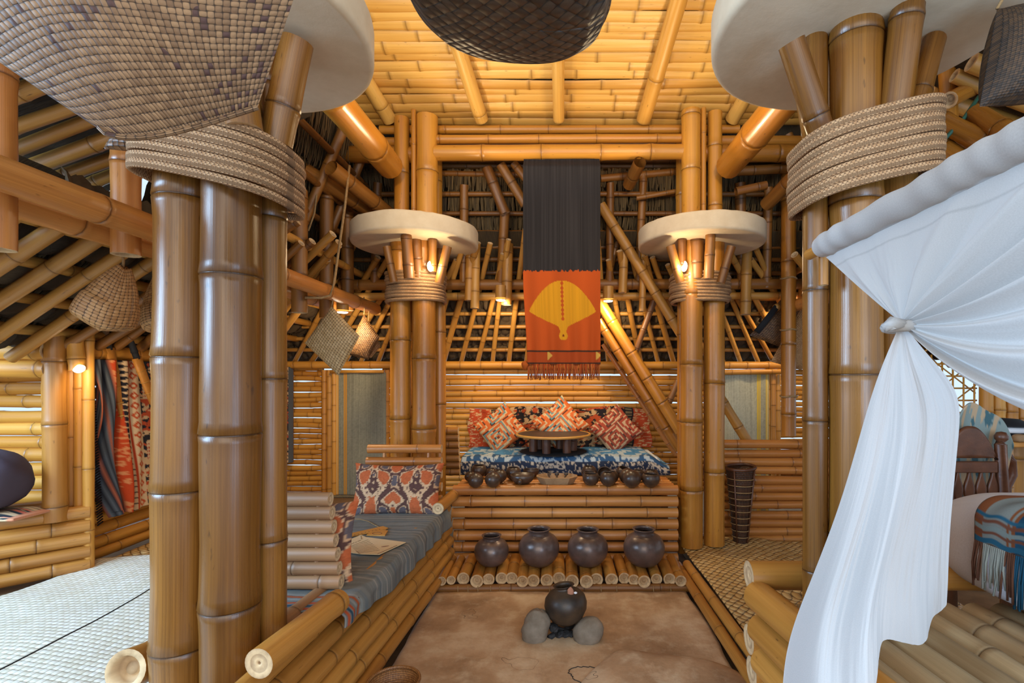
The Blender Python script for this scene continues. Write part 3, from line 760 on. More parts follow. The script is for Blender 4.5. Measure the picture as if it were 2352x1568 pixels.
for z in (1.28 - 40 * PY / F, 1.28 + 112 * PY / F, 1.28 + 230 * PY / F, 2.66, 2.69):
    tube(b := Buf(), [(px + .057 * math.cos(t), PY + .057 * math.sin(t), z + .004 * math.sin(t * 3)) for t in np.linspace(0, 6.283, 17)[:-1]], .007, closed=True); build('binding', b, M_rope, o)

# ------------------------------------------------------------------ columns with plaster discs
def superpath(cx, cy, a, bb, z, tilt=0, e=2.6, n=40, ph=0):
    pts = []
    for t in np.linspace(0, 2 * math.pi, n, endpoint=False):
        c, s = math.cos(t + ph), math.sin(t + ph)
        x = a * math.copysign(abs(c) ** (2 / e), c); y = bb * math.copysign(abs(s) ** (2 / e), s)
        pts.append((cx + x, cy + y, z + tilt * x))
    return pts
def disc(par, cx, cy, z, r, h, seed):
    prof = [(.001, 0), (r * .5, 0), (r * .955, 0), (r * .972, .0005), (r * .992, .006), (r, .016), (r, .024), (r, h - .022), (r, h - .012), (r * .99, h - .003), (r * .97, h), (r * .6, h + .002), (.001, h + .002)]
    b = Buf(); seg = 72; lathe(b, prof, (0, 0, 0), seg)
    v = b.v[0]; th = np.arctan2(v[:, 1], v[:, 0]); rad = np.hypot(v[:, 0], v[:, 1]); k = 1 + (rad > r * .9) * .005 * (fbm(np.cos(th) * 5 + 9, np.sin(th) * 5 + seed, seed) - .5) * 2
    top = (v[:, 2] > h * .6) & (rad > r * .8); v[:, 0] *= k; v[:, 1] *= k; v[:, 2] += top * .007 * (fbm(np.cos(th) * 9 + 3, np.sin(th) * 9 + seed, 3) - .5) * 2
    v += np.array((cx, cy, z)); build('plaster_disc', b, M_stone, par)
def far_column(label, culms, tops, struts, dcx, wrap, lampx, sg):
    o = thing('bamboo_column', label, 'column', (dcx, 3.62, 0), kind='thing')
    for (px, r, Y, z0) in culms: build('culm', C1(((px - CX) / F * Y, Y, z0), ((px - CX) / F * Y, Y, 2.29), r, gap=.5 * rng.uniform(.85, 1.1)), M_amber, o)
    for (px, r, Y, z1) in tops: build('upper_culm', C1(((px - CX) / F * Y, Y, 2.36), ((px - CX) / F * Y, Y, z1), r, gap=.42), M_lamplit, o)
    for (x0, y0, x1, y1, r, Y) in struts: build('strut', C1(P(x0, y0, Y), P(x1, y1, Y - .02), r, gap=.16), M_roof, o)
    disc(o, dcx, 3.66, 2.245, .45, .125, 3 + sg)
    b = Buf()
    for k in range(9): tube(b, superpath((wrap - CX) / F * 3.62, 3.62, .198 + rng.uniform(-.006, .008), .15, 1.835 + k * .0235, rng.uniform(-.03, .03)), .0135, 7, closed=True)
    for q in b.c: q[:] = (0, .5, 0)
    build('rope_binding', b, M_braid, o)
    lp = P(lampx, 600, 3.44)
    build('lamp_tube', C1(lp + Vector((0, .02, -.07)), lp + Vector((0, .02, .20)), .03, ends=2), M_roof, o)
    M = Matrix.Rotation(math.radians(78), 4, 'X') @ Matrix.Rotation(math.radians(0), 4, 'Y')
    l = lathe(Buf(), [(.001, 0), (.018, .002), (.026, 0), (.027, -.008)], lp + Vector((sg * .006, -.013, -.035)), 20, M=Matrix.Rotation(sg * math.radians(-25), 4, 'Z') @ M @ Matrix.Diagonal((.8, 1.4, 1, 1)))
    build('lamp_lens', l, M_glow, o)
    return o
FC1 = far_column('tall bamboo column with pale disc rising behind the daybed', [(920, .072, 3.58, .3), (974, .084, 3.56, .3), (1009, .05, 3.74, .3), (950, .05, 3.78, .3)],
                 [(923, .052, 3.56, 3.13), (950, .017, 3.5, 3.16), (981, .076, 3.54, 3.13), (1000, .05, 3.72, 3.1)],
                 [(905, 648, 888, 566, .026, 3.4), (940, 640, 933, 540, .036, 3.38), (1008, 650, 1028, 566, .030, 3.42), (962, 640, 955, 540, .04, 3.5)], -1.05, 956, 992, -1)
FC2 = far_column('tall bamboo column with pale disc standing on the mat by the quiver basket', [(1588, .078, 3.54, .1), (1640, .073, 3.58, .1), (1566, .035, 3.7, 0)],
                 [(1587, .066, 3.52, 3.16), (1616, .018, 3.5, 3.17), (1642, .05, 3.54, 3.16), (1568, .05, 3.72, 3.1)],
                 [(1563, 648, 1540, 564, .030, 3.4), (1628, 640, 1632, 536, .034, 3.38), (1655, 650, 1680, 566, .030, 3.42), (1600, 640, 1600, 540, .05, 3.5)], 1.03, 1607, 1568, 1)
def near_column(label, culms, tops, struts, stubs, dc, wrap, mat=M_post):
    o = thing('bamboo_column', label, 'column', (dc[0], dc[1], 0), kind='thing')
    for (x, y, r, z0, z1, lean) in culms: build('culm', C1((x, y, z0), (x + lean, y, z1), r, gap=.44, seg=28, wob=.02, bulge=.06), mat, o)
    for (p, q, r) in struts: build('strut', C1(p, q, r, gap=.26, seg=18), mat, o)
    for (p, q, r) in stubs: build('stub', C1(p, q, r, gap=.3, seg=18, solid_end=True), mat, o)
    disc(o, dc[0], dc[1], dc[2], .45, .13, 8)
    b = Buf(); cx, cy, a, bb, z, tilt, nb = wrap
    for k in range(nb): tube(b, superpath(cx, cy, a + rng.uniform(-.004, .004), bb, z + k * .0265, tilt + rng.uniform(-.015, .015), 3.0, 56), 0, 10, flat=(.0075, .0125), closed=True)
    build('braided_binding', b, M_braid, o)
    return o
NC1 = near_column('thick brown bamboo column of three culms beside the near end of the daybed',
    [(-1.175, 1.55, .079, -.05, 2.36, .02), (-1.008, 1.53, .080, -.05, 2.36, .01), (-.95, 1.64, .052, -.05, 2.36, -.002)], [],
    [(P(634, 330, 1.56), P(682, 96, 1.54), .047), (P(560, 300, 1.45), P(540, 150, 1.45), .05)],
    [(P(446, 388, 1.475), P(446, 340, 1.475), .040), (P(624, 440, 1.56), P(626, 380, 1.56), .034)], (-1.06, 1.57, 2.345), (-1.06, 1.57, .222, .165, 1.865, -.19, 7))
NC2 = near_column('thick brown bamboo column of culms at the corner of the canopy bed',
    [(.802, 1.57, .036, .55, 2.36, .0), (.905, 1.53, .073, .5, 2.37, .0), (1.035, 1.55, .058, .5, 2.37, .005), (.97, 1.66, .06, .5, 2.36, 0)], [],
    [(P(1898, 340, 1.54), P(1818, 98, 1.46), .037), (P(2056, 260, 1.47), P(2088, -10, 1.44), .043), (P(2100, 260, 1.5), P(2146, 92, 1.55), .032), (P(1872, 330, 1.62), P(1846, 190, 1.62), .033)],
    [(P(2048, 380, 1.48), P(2050, 330, 1.48), .034), (P(1886, 436, 1.54), P(1886, 380, 1.54), .030)], (.94, 1.55, 2.345), (.935, 1.55, .195, .155, 1.855, .24, 8))
# lamps inside the tower: on the inner sides of the discs, aimed at the ceiling
for (x, y, e) in ((-.78, 2.02, 24), (.78, 2.02, 24)):
    spot('tower_lamp', (x, y, 2.5), (x * -.2, 3.5, 3.25), e, WARM2, 140, .3, .03)
for (x, y, e) in ((-.74, 3.25, 13), (.74, 3.25, 13)):
    spot('tower_lamp', (x, y, 2.42), (0, 2.2, 3.6), e, WARM2, 140, .3, .03)
for lx, sg in ((992, -1), (1568, 1)):
    p = P(lx, 612, 3.34); point('column_lamp', p, 3.0, WARM2, .02)
# ------------------------------------------------------------------ platform with the bowls
pf = thing('bamboo_platform', 'wide platform of stacked bamboo logs carrying the dark bowls and the tray', 'platform', (.05, 4.0, 0))
for k in range(7):
    build('log', C1((-.735 + rng.uniform(-.01, .01), 3.46, .045 + k * .078), (.815, 3.46, .045 + k * .078), .034 * rng.uniform(.92, 1.05), gap=.36, seg=18, solid_end=True), M_plat, pf)
b = Buf(); y = 3.44
for k in range(6):
    culm(b, (-.72, 3.50 + k * .065, .51), (.81, 3.50 + k * .065, .51), .028, gap=.33)
build('deck', b, M_plat, pf)
for x in (-.7, .75): build('bearer', C1((x, 3.52, .42), (x, 4.5, .42), .035), M_plat, pf)
b = Buf(); box(b, (.05, 3.78, .235), (1.46, .5, .43), col=(0, .8, 0)); build('core', b, M_earth, pf, smooth=False)
# short stacked end logs of the seat
st = build('end_stop', C1((-.9, 3.80, .55), (-.9, 3.80, .9), .012), M_roof, pf)
for k in range(7): build('log', C1((-1.05, 3.80, .575 + k * .052), (-.755 + k * -.002, 3.80, .575 + k * .052), .027, gap=.4, solid_end=True), M_bench if k == 6 else M_roof, st)
# seat: mattress, cloth
DK = .54
b = Buf(); box(b, (.03, 4.15, DK + .065), (1.52, .50, .12), bev=.2); sm = build('seat_mattress', b, M_white, smooth=False); tag(sm, 'long thin mattress hidden under the blue ikat cloth', 'mattress')
def seatcloth(U, V):
    x = -.755 + 1.60 * U; s = V * .82
    top = .50
    y = np.where(s < top, 4.38 - s, 4.38 - top - .05 * np.sin(np.clip((s - top) / .1, 0, 1) * 1.57)); z = np.where(s < top, DK + .142, DK + .142 - np.clip(s - top - .02, 0, 9) * .80)
    z = z - smooth01((s - top + .06) / .1) * .006
    z = np.maximum(z, DK + .006)
    r = smooth01((U - .90) / .10); z = z - r * (z - DK - .01) * .55; y = y - .015 * np.sin(U * 40) * smooth01((V - .55) * 3); z = z + .004 * np.sin(U * 31 + V * 8) * (1 - r)
    return x, y, z
sc = build('seat_cloth', grid(Buf(), seatcloth, 220, 90, ikat_blue, 1.6, .8), M_cloth, solid=.006); tag(sc, 'blue and cream ikat cloth spread over the seat behind the bowls', 'cloth')
for i in range(26): pass
def backcloth(U, V):
    x = -.80 + 1.60 * U + .012 * np.sin(V * 9); z = DK + .14 + .345 * V
    y = 4.42 + .012 * np.sin(U * 22 + V * 3) - .03 * (1 - V) + .012 * np.sin(U * 60 + V * 5)
    return x, y, z - .015 * np.sin(U * 14) * (V > .9)
bc = build('ikat_backcloth', grid(Buf(), backcloth, 240, 80, ikat_dark, 1.6, .35), M_cloth, solid=.006); tag(bc, 'dark patterned ikat cloth with orange borders hung behind the diamond cushions', 'cloth')
def cushion(name, cen, w, h, t, rot, colfn, label, cat='cushion', n=44, pinch=.10):
    b = Buf()
    for sd in (-1, 1):
        def fn(U, V):
            x = U * 2 - 1; y = V * 2 - 1
            p = pinch * (1 - np.abs(x) ** 2) ; q = pinch * (1 - np.abs(y) ** 2)
            X = x * w / 2 * (1 - q * .6 * 1); Y = y * h / 2 * (1 - p * .8)
            T = t / 2 * np.clip((1 - x ** 4) * (1 - y ** 4), 0, 1) ** .45 * (1 + .12 * (fbm(x * 2 + 4, y * 2 + 7, 2) - .5))
            return X, Y * 1, sd * T
        g = Buf(); grid(g, fn, n, n, colfn, w, h)
        v = np.concatenate(g.v)
        v = v @ np.array(rot.to_3x3()).T + np.array(cen)
        f = g.f if sd > 0 else [tuple(reversed(q)) for q in g.f]
        b.add(v, f, np.concatenate(g.tc), np.concatenate(g.c))
    c = build(name, b, M_cloth); tag(c, label, cat)
    return c
k1 = kilim(np.array(srgb('#dd7038')), np.array(srgb('#dcc094')), np.array(srgb('#6f9a9c')))
k2 = kilim(np.array(srgb('#a94a35')), np.array(srgb('#cfa882')), np.array(srgb('#7c4a3c')))
def facing(px, py, Y, spin, tilt): return P(px, py, Y), Matrix.Rotation(math.radians(90 - tilt), 4, 'X') @ Matrix.Rotation(math.radians(spin), 4, 'Z')
for px, py, w, sp, kf, lab in ((1150, 985, .345, 38, k1, 'orange diamond cushion with cream hooked pattern nearest the daybed end'), (1287, 973, .36, 42, k1, 'orange diamond cushion standing highest, behind the round low table'), (1414, 988, .335, 40, k2, 'red brown diamond cushion with hooked pattern beside the paired braces')):
    c, r = facing(px, py, 4.30, sp, 14); cushion('diamond_cushion', c, w, w, .11, r, kf, lab, n=64)
# low round table on a dark mat
rt = thing('round_table', 'low round table with pale rim and thick cylindrical legs on the seat', 'table', (-.05, 4.08, DK + .145))
TZ = ZE - 127 * 4.08 / F
b = Buf(); lathe(b, [(.001, TZ - .012), (.275, TZ - .012), (.298, TZ - .008), (.30, TZ), (.296, TZ + .006), (.272, TZ + .009), (.001, TZ + .009)], (-.05, 4.08, 0), 48); build('tabletop', b, M_bwood, rt)
tube(b := Buf(), [(-.05 + .297 * math.cos(t), 4.08 + .297 * math.sin(t), TZ) for t in np.linspace(0, 6.2832, 49)[:-1]], .011, 8, closed=True, col=(0, .2, 0)); build('rim', b, M_raft, rt)
for k in range(6):
    a = k * math.pi / 3 + .2
    build('leg', C1((-.05 + .165 * math.cos(a), 4.08 + .15 * math.sin(a), DK + .155), (-.05 + .165 * math.cos(a), 4.08 + .15 * math.sin(a), TZ - .012), .034, gap=.5), M_dwood, rt)
b = Buf(); lathe(b, [(.001, 0), (.26, 0), (.275, .003), (.26, .007), (.001, .008)], (-.05, 4.08, DK + .147), 26, wob=.03); tm = build('black_place_mat', b, M_black); tag(tm, 'ragged black round mat under the low round table', 'mat')

# ------------------------------------------------------------------ coconut-shell bowls, tray
def bowl_prof(r, h, mouth, th=.006):
    pts = []
    for t in np.linspace(-1.45, math.asin(max(-1, min(1, (h - r * .92) / (r * .92)))) , 12): pts.append((max(.001, r * math.cos(t)), r * .92 * (math.sin(t) + 1)))
    pts = [(.001, .002), (r * .35, .0)] + [p for p in pts if p[1] > .004]
    zt = pts[-1][1]
    inner = [(max(.001, p[0] - th), p[1] + (th if p[1] < .02 else 0)) for p in reversed(pts[2:])]
    return pts + [(pts[-1][0] - th * .5, zt + .002)] + inner + [(.001, .01)]
BZ = .541
def bowl(px, py, rpx, label, hr=1.62, mouth=.5, Y=None, tilt=None, first=[None]):
    Y = F * (ZE - BZ) / (py - CY); r = rpx * Y / F
    b = lathe(Buf(), bowl_prof(r, r * hr, mouth), (0, 0, 0), 26, wob=.012)
    o = build('coconut_bowl', b, M_gourd, origin=(0, 0, 0)); o.location = ((px - CX) / F * Y, Y, BZ + (.004 if tilt else 0))
    if tilt: o.rotation_euler = tilt; o.location.z += r * .12
    tag(o, label, 'bowl', 'dark shell bowls on the bamboo platform')
bowl(1080, 1106, 13, 'shell bowl half hidden behind the outermost bowl at the daybed end', 1.7)
bowl(1092, 1119, 18, 'round front shell bowl nearest the daybed end of the platform', 1.8)
bowl(1100, 1096, 18, 'brown open-mouthed shell bowl in the back row at the daybed end', 1.55)
bowl(1132, 1118, 18.5, 'round front shell bowl, second from the daybed end', 1.82)
bowl(1128, 1097, 13, 'dark shell bowl mostly hidden behind the second front bowl')
bowl(1147, 1108, 17, 'shell bowl with narrow mouth just behind the second front bowl', 1.7)
bowl(1179, 1102, 18, 'wide grey brown shell bowl in the back row before the handled bowl', 1.6)
bowl(1220, 1096, 18.5, 'reddish half shell bowl behind the handled bowl', 1.0)
bowl(1353, 1100, 18, 'open-mouthed shell bowl at the back, nearest the carved tray', 1.65)
bowl(1354, 1108, 16.5, 'shell bowl between the two bowls nearest the tray', 1.5)
bowl(1357, 1115, 19, 'wide open shell bowl at the front, nearest the carved tray', 1.45)
bowl(1390, 1098, 17, 'half shell bowl tipped to show its brown inside', 1.25, tilt=(math.radians(52), math.radians(-14), 0))
bowl(1404, 1110, 17, 'shell bowl squeezed behind the second front bowl past the tray', 1.62)
bowl(1397, 1116, 19, 'round front shell bowl, second past the tray', 1.66)
bowl(1428, 1101, 16.5, 'small pale-rimmed shell bowl leaning in the back row', 1.6, tilt=(math.radians(18), math.radians(10), 0))
bowl(1442, 1112, 20, 'large round shell bowl behind the third front bowl past the tray', 1.85)
bowl(1451, 1119, 21.5, 'largest closed round shell bowl in the front row', 1.93)
bowl(1466, 1104, 15.5, 'shell bowl with dark mouth between the large round bowl and the end bowl', 1.6)
bowl(1496, 1106, 17, 'shell bowl at the back by the column end of the platform', 1.6)
bowl(1495, 1118, 21, 'black squat front shell bowl nearest the column', 1.42)
# handled bowl
Y = F * (ZE - BZ) / (1111 - CY); hb = thing('ladle_bowl', 'wide shallow shell bowl with a knobbed spout handle facing front', 'bowl', ((1200 - CX) / F * Y, Y, BZ))
x0 = (1200 - CX) / F * Y
b = lathe(Buf(), [(.001, 0), (.03, 0), (.06, .014), (.08, .036), (.086, .066), (.083, .068), (.076, .04), (.05, .016), (.001, .01)], (x0, Y, BZ), 30); build('bowl', b, M_gourd, hb)
b = blob(Buf(), (x0 - .01, Y - .092, BZ + .035), (.017, .022, .02)); tube(b, [(x0 - .008, Y - .07, BZ + .05), (x0 - .01, Y - .095, BZ + .04)], .009); build('spout', b, M_gourd, hb)
# carved octagonal tray with three utensils
Y = F * (ZE - BZ) / (1113 - CY); x0 = (1279 - CX) / F * Y
b = Buf(); octs = lambda sx, sy: [(sx * a, sy * c) for a, c in ((-1, -.35), (-.62, -1), (.62, -1), (1, -.35), (1, .35), (.62, 1), (-.62, 1), (-1, .35))]
V = []
for sx, sy, z in ((.115, .075, 0), (.145, .095, .052), (.128, .081, .054), (.105, .065, .018)): V += [(x0 + p[0], Y + .06 + p[1], BZ + z) for p in octs(sx, sy)]
fs = ringfaces(4, 8) + [tuple(range(24, 32)), tuple(range(7, -1, -1))]
b.add(V, fs); tr = build('carved_tray', b, M_wood, smooth=False); tag(tr, 'octagonal carved wooden tray in the middle of the bowls', 'tray')
for dx, kind, lab in ((-.055, 'fork', 'small dark carved fork lying in the wooden tray'), (0, 'spoon', 'small dark carved spoon with figure handle in the tray centre'), (.06, 'ladle', 'small dark ladle lying at the column side of the tray')):
    p = Vector((x0 + dx, Y + .05, BZ + .022)); b = Buf()
    lean = dx * .35
    tube(b, [p + Vector((-lean * .8, -.05, .008)), p + Vector((-lean * .3, -.02, .016)), p + Vector((0, .01, .026)), p + Vector((lean * .3, .03, .03))], .008, 8, rfun=lambda t: .7 + .5 * math.sin(t * 9) ** 2)
    if kind == 'fork':
        for q in (-.012, -.004, .004, .012): tube(b, [p + Vector((q * .7, .03, .03)), p + Vector((q, .045, .044)), p + Vector((q, .05, .058))], .0028, 6)
    else: blob(b, p + Vector((lean * .3, .04, .036)), (.016, .012, .014 if kind == 'spoon' else .010), seg=12, rings=8)
    o = build('carved_' + kind, b, M_bwood); tag(o, lab, kind)

# ------------------------------------------------------------------ row of short logs, bronze pots
rk = thing('log_ledge', 'ledge of short bamboo logs lashed side by side under the bronze pots', 'ledge', (0, 3.25, 0))
pxs = [1014, 1036, 1064, 1095, 1122, 1152, 1175, 1200, 1225, 1256, 1284, 1314, 1347, 1370, 1405, 1434, 1456, 1480, 1508, 1538, 1564]
for i, px in enumerate(pxs):
    yf = 3.02 + rng.uniform(0, .06); x = (px - CX) / F * yf
    build('log', C1((x, yf, .055), (x * 1.02 + rng.uniform(-.01, .01), 3.40, .06), rng.uniform(.034, .041) * (.8 if i < 2 else 1), gap=.3, seg=18), M_bench, rk)
build('sleeper', C1((-.76, 3.06, .0), (.80, 3.06, .005), .026, gap=.5), M_roof, rk)
build('sleeper', C1((-.74, 3.36, .0), (.80, 3.36, .005), .024, gap=.5), M_roof, rk)
for px in (1052, 1075, 1098, 1127, 1148, 1262, 1325, 1380, 1416, 1500, 1540):
    x = (px - CX) / F * 3.04
    tube(b := Buf(), [(x, 3.035, .025), (x, 3.03, .01), (x + .003, 3.028, -.015)], .003, 6); build('lashing', b, M_rope, rk)
def bronze_pot(px, ybase, rpx, hpx, label, mouth=.5):
    Y = 3.2; r = rpx * Y / F; h = hpx * Y / F; z0 = .092
    prof = [(.001, .0), (r * .38, .0), (r * .7, h * .10), (r * .93, h * .28), (r, h * .46), (r * .95, h * .63), (r * .78, h * .78), (r * mouth * 1.02, h * .865), (r * mouth * .94, h * .90), (r * mouth * .98, h * .95), (r * mouth * 1.1, h * .985), (r * mouth * 1.08, h), (r * mouth * .92, h * .99), (r * mouth * .84, h * .93), (r * .7, h * .76), (r * .88, h * .5), (r * .6, h * .12), (.001, h * .06)]
    # smooth profile
    pp = []; 
    for i in range(len(prof) - 1):
        for t in np.linspace(0, 1, 3)[:-1]:
            p0 = np.array(prof[max(0, i - 1)]); p1 = np.array(prof[i]); p2 = np.array(prof[i + 1]); p3 = np.array(prof[min(len(prof) - 1, i + 2)])
            q = .5 * (2 * p1 + (p2 - p0) * t + (2 * p0 - 5 * p1 + 4 * p2 - p3) * t * t + (3 * p1 - p0 - 3 * p2 + p3) * t ** 3); pp.append((max(.001, q[0]), q[1]))
    pp.append(prof[-1])
    x = (px - CX) / F * Y
    o = build('bronze_pot', lathe(Buf(), pp, (0, 0, 0), 44, wob=.004), M_bronze, origin=(0, 0, 0)); o.location = (x, Y, z0); tag(o, label, 'pot', 'round bronze pots on the log ledge')
bronze_pot(1129, 1306, 39.5, 69, 'smallest bronze pot, nearest the daybed', .52)
bronze_pot(1238, 1298, 46.5, 84, 'large bronze pot next to the smallest one', .52)
bronze_pot(1350, 1298, 46.5, 83, 'large bronze pot with faint seam lines behind the hearth pot', .5)
bronze_pot(1479, 1298, 47, 84, 'large bronze pot nearest the woven mat and column', .51)

# ------------------------------------------------------------------ hearth
HY = 2.52
pt = thing('clay_pot', 'sooty black clay pot with chipped rim tilted on the hearth stones', 'pot', ((1304 - CX) / F * HY, HY, .045))
cz = Vector(((1304 - CX) / F * HY, HY, .042)); r = 49.5 * HY / F
prof = [(.001, 0), (r * .35, .008), (r * .72, r * .30), (r * .95, r * .68), (r, r * .98), (r * .93, r * 1.28), (r * .72, r * 1.52), (r * .46, r * 1.66), (r * .42, r * 1.72), (r * .46, r * 1.80), (r * .50, r * 1.82), (r * .47, r * 1.84), (r * .40, r * 1.78), (r * .36, r * 1.7), (r * .6, r * 1.4), (r * .8, r * .9), (.001, r * .2)]
M = Matrix.Rotation(math.radians(-6), 4, 'Y') @ Matrix.Rotation(math.radians(-4), 4, 'X')
build('body', lathe(Buf(), prof, cz, 44, M=M, wob=.006), M_soot, pt)
b = Buf(); c = cz + M @ Vector((r * .30, -r * .52, r * 1.63)); blob(b, c, (.017, .008, .026), seg=12, rings=8, amp=.2); build('mended_chip', b, plain('terracotta_chip', srgb('#a9745a'), .8), pt)
b = Buf(); blob(b, cz + M @ Vector((r * .52, -r * .55, r * 1.60)), (.009, .004, .006), seg=10, rings=6); build('pale_fleck', b, M_white, pt)
M1 = Matrix.Rotation(math.radians(16), 4, 'Y')
b = blob(Buf(), P(1231, 1440, HY - .04) + Vector((0, 0, .0)), (.066, .07, .092), M1, amp=.10, seed=3, pw=2.3, seg=36, rings=24); o = build('hearth_stone', b, M_rock); tag(o, 'upright pointed grey stone propping the hearth pot on the daybed side', 'stone')
b = blob(Buf(), P(1351, 1450, HY - .05), (.080, .07, .066), Matrix.Rotation(math.radians(-32), 4, 'Y'), amp=.05, seed=6, pw=2.1, seg=36, rings=24); o = build('hearth_stone', b, M_rock); tag(o, 'smooth egg-shaped grey stone propping the hearth pot on the mat side', 'stone')
b = blob(Buf(), (cz.x, HY + .13, .03), (.07, .05, .05), None, amp=.06, seed=8, seg=24, rings=16); o = build('hearth_stone', b, M_rock); tag(o, 'grey stone hidden behind the hearth pot', 'stone')
b = Buf(); tube(b, [P(1262, 1466, HY - .05), P(1280, 1452, HY), P(1300, 1445, HY + .02), P(1322, 1436, HY + .04)], .012, 8, rfun=lambda t: 1.35 - .5 * t); o = build('burnt_stick', b, M_char); tag(o, 'burnt stick with a knobbed end between the two hearth stones', 'stick')
b = Buf(); tube(b, [P(1262, 1436, HY - .03), P(1292, 1446, HY), P(1316, 1452, HY + .02)], .010, 7); o = build('burnt_stick', b, M_char); tag(o, 'thin burnt stick lying behind the knobbed stick under the pot', 'stick')
for px, py, s, lab in ((1271, 1440, .022, 'grey charcoal lump beside the pointed stone'), (1284, 1470, .02, 'black charcoal lump at the front of the hearth'), (1300, 1463, .018, 'charcoal lump under the middle of the hearth pot'), (1314, 1466, .015, 'small charcoal lump touching the egg-shaped stone')):
    p = P(px, py, HY - .03); p.z = max(p.z, s * .7)
    o = build('charcoal', blob(Buf(), p, (s * 1.3, s, s * .8), Matrix.Rotation(px, 4, 'Z'), amp=.35, seed=px, seg=12, rings=8, pw=3), M_char, smooth=False); tag(o, lab, 'charcoal', 'charcoal under the hearth pot')
# stepping stone near the bed, crack ring in the floor
def sstone(U, V):
    a = U * 2 * math.pi; rr = V
    X = .43 + .36 * rr * np.cos(a) * (1 + .12 * np.sin(a * 2 + .6) + .05 * np.sin(a * 5)); Y = 1.96 + .42 * rr * np.sin(a) * (1 + .1 * np.sin(a * 3 + 1) - .05 * np.cos(a * 4))
    return X, Y, .045 * (1 - rr ** 6) + .006 * (fbm(X * 9, Y * 9, 3) - .5) - .01 * (rr > .99)
o = build('stepping_stone', grid(Buf(), sstone, 90, 24), M_hearth); tag(o, 'flat ochre stepping stone on the hearth floor beside the bed', 'stone')
b = Buf(); pts = []
c0 = P(1343, 1548, 2.17)
for t in np.linspace(0, 2 * math.pi, 40)[:-1]: pts.append((c0.x + .065 * math.cos(t) * (1 + .12 * math.sin(t * 5) + .08 * math.sin(t * 17)), 2.17 + .06 * math.sin(t) * (1 + .15 * math.sin(t * 3) + .08 * math.sin(t * 13)), .0035))
tube(b, pts, .0016, 5, closed=True)
o = build('floor_crack', b, M_char, fl)

# rattan bowl at the foot of the daybed
rbk = thing('rattan_basket', 'round coiled rattan bowl on the floor at the foot of the daybed', 'basket', ((903 - CX) / F * 1.93, 1.93, 0))
c = (-.633, 1.91, .0)
b = lathe(Buf(), [(.001, .01), (.05, .01), (.075, .03), (.092, .075), (.099, .125), (.094, .127), (.086, .08), (.066, .036), (.001, .022)], c, 44)
for q in b.tc: q[:] = q * np.array((.6, .35, 1))
build('body', b, M_rat, rbk)
tube(b := Buf(), [(c[0] + .0965 * math.cos(t), c[1] + .0965 * math.sin(t), .127) for t in np.linspace(0, 6.2832, 49)[:-1]], .006, 8, closed=True); build('rim', b, M_rat, rbk)

# ------------------------------------------------------------------ daybed of logs
db = thing('log_daybed', 'long low daybed of stacked bamboo logs beside the hearth floor', 'daybed', (-1.0, 2.3, 0))
for k in range(6):
    y0 = 1.15 + k * .03; off = -.006 * k
    build('log', C1((-.855 + off, y0, .04 + k * .074), (-.735 + off, 3.38, .04 + k * .074), .036 * rng.uniform(.94, 1.06), gap=.34, seg=18, solid_end=True, bend=.008), M_bench, db)
build('log', C1((-.835, 1.39, .49), (-.790, 1.79, .487), .042, gap=.5, seg=24, solid_end=True, phase=.75), M_bench, db)
build('log', C1((-.745, 3.07, .485), (-.725, 3.42, .485), .036, gap=.4, seg=18, solid_end=True), M_bench, db)
build('log', C1((-.96, 1.70, .43), (-.94, 2.0, .43), .034, gap=.5, seg=18), M_pale, db)
b = Buf()
for k in range(8): culm(b, (-1.34 + k * .07, 1.95, .36), (-1.34 + k * .07, 3.35, .36), .033)
build('deck', b, M_bench, db)
def armrest(lab, x0, x1, y, z0, n, pitch, r, lean, ylean, mat):
    dw = Buf()
    for xx in (x0 + .1, x1 - .1): culm(dw, (xx, y, z0), (xx, y + ylean * (n - 1), z0 + pitch * (n - 1)), .010)
    a = build('headrest', dw, mat, db); a['label'] = lab
    for k in range(n): build('log', C1((x0 - .02 * rng.random(), y + ylean * k, z0 + k * pitch), (x1 + lean * k, y + ylean * k, z0 + k * pitch), r * rng.uniform(.96, 1.03), gap=.34, seg=20, solid_end=True), mat, a)
armrest('slanting headrest of seven weathered bamboo logs at the near end of the daybed', -1.32, -.862, 1.98, .478, 7, .0535, .0275, -.009, .004, M_pale)
armrest('far backrest of spaced bamboo logs behind the wide patterned pillow', -1.27, -.775, 3.30, .485, 5, .082, .030, -.003, .012, M_plat)
# mattress and striped blanket
b = Buf(); box(b, (-1.03, 2.62, .413), (.50, 1.22, .035), bev=.3); mt = build('daybed_mattress', b, M_white, smooth=False); tag(mt, 'thin mattress under the blue grey striped blanket', 'mattress')
def blanket(U, V):
    # U along the daybed (near to far), V from the back edge over the front edge
    y = 1.80 + 1.43 * U; s = V * .66; W = .50
    xf = -.795 + .047 * (y - 1.8)
    x = np.where(s < W, xf - W + s, xf + .02 * np.sin(np.clip((s - W) / .06, 0, 1) * 1.57))
    drop = np.clip(s - W, 0, 9) * (.42 + .45 * smooth01(U * 2.5))
    z = .447 - smooth01((s - W + .05) / .1) * .012 - drop * .78
    z = z + .006 * (fbm(U * 14, V * 8, 3) - .5) * 2 * (s < W) + .0
    x = x + .007 * np.sin(U * 45 + 2 * np.sin(U * 9)) * smooth01((s - W) / .1) * 1.0
    return x, y + .01 * np.sin(V * 9) * (U < .1), z
bl = build('striped_blanket', grid(Buf(), blanket, 200, 90, lambda U, V: blanket_grey(V, U), 1.24, .66), M_cloth, solid=.006); tag(bl, 'blue grey striped blanket covering the daybed and hanging over its logs', 'blanket')
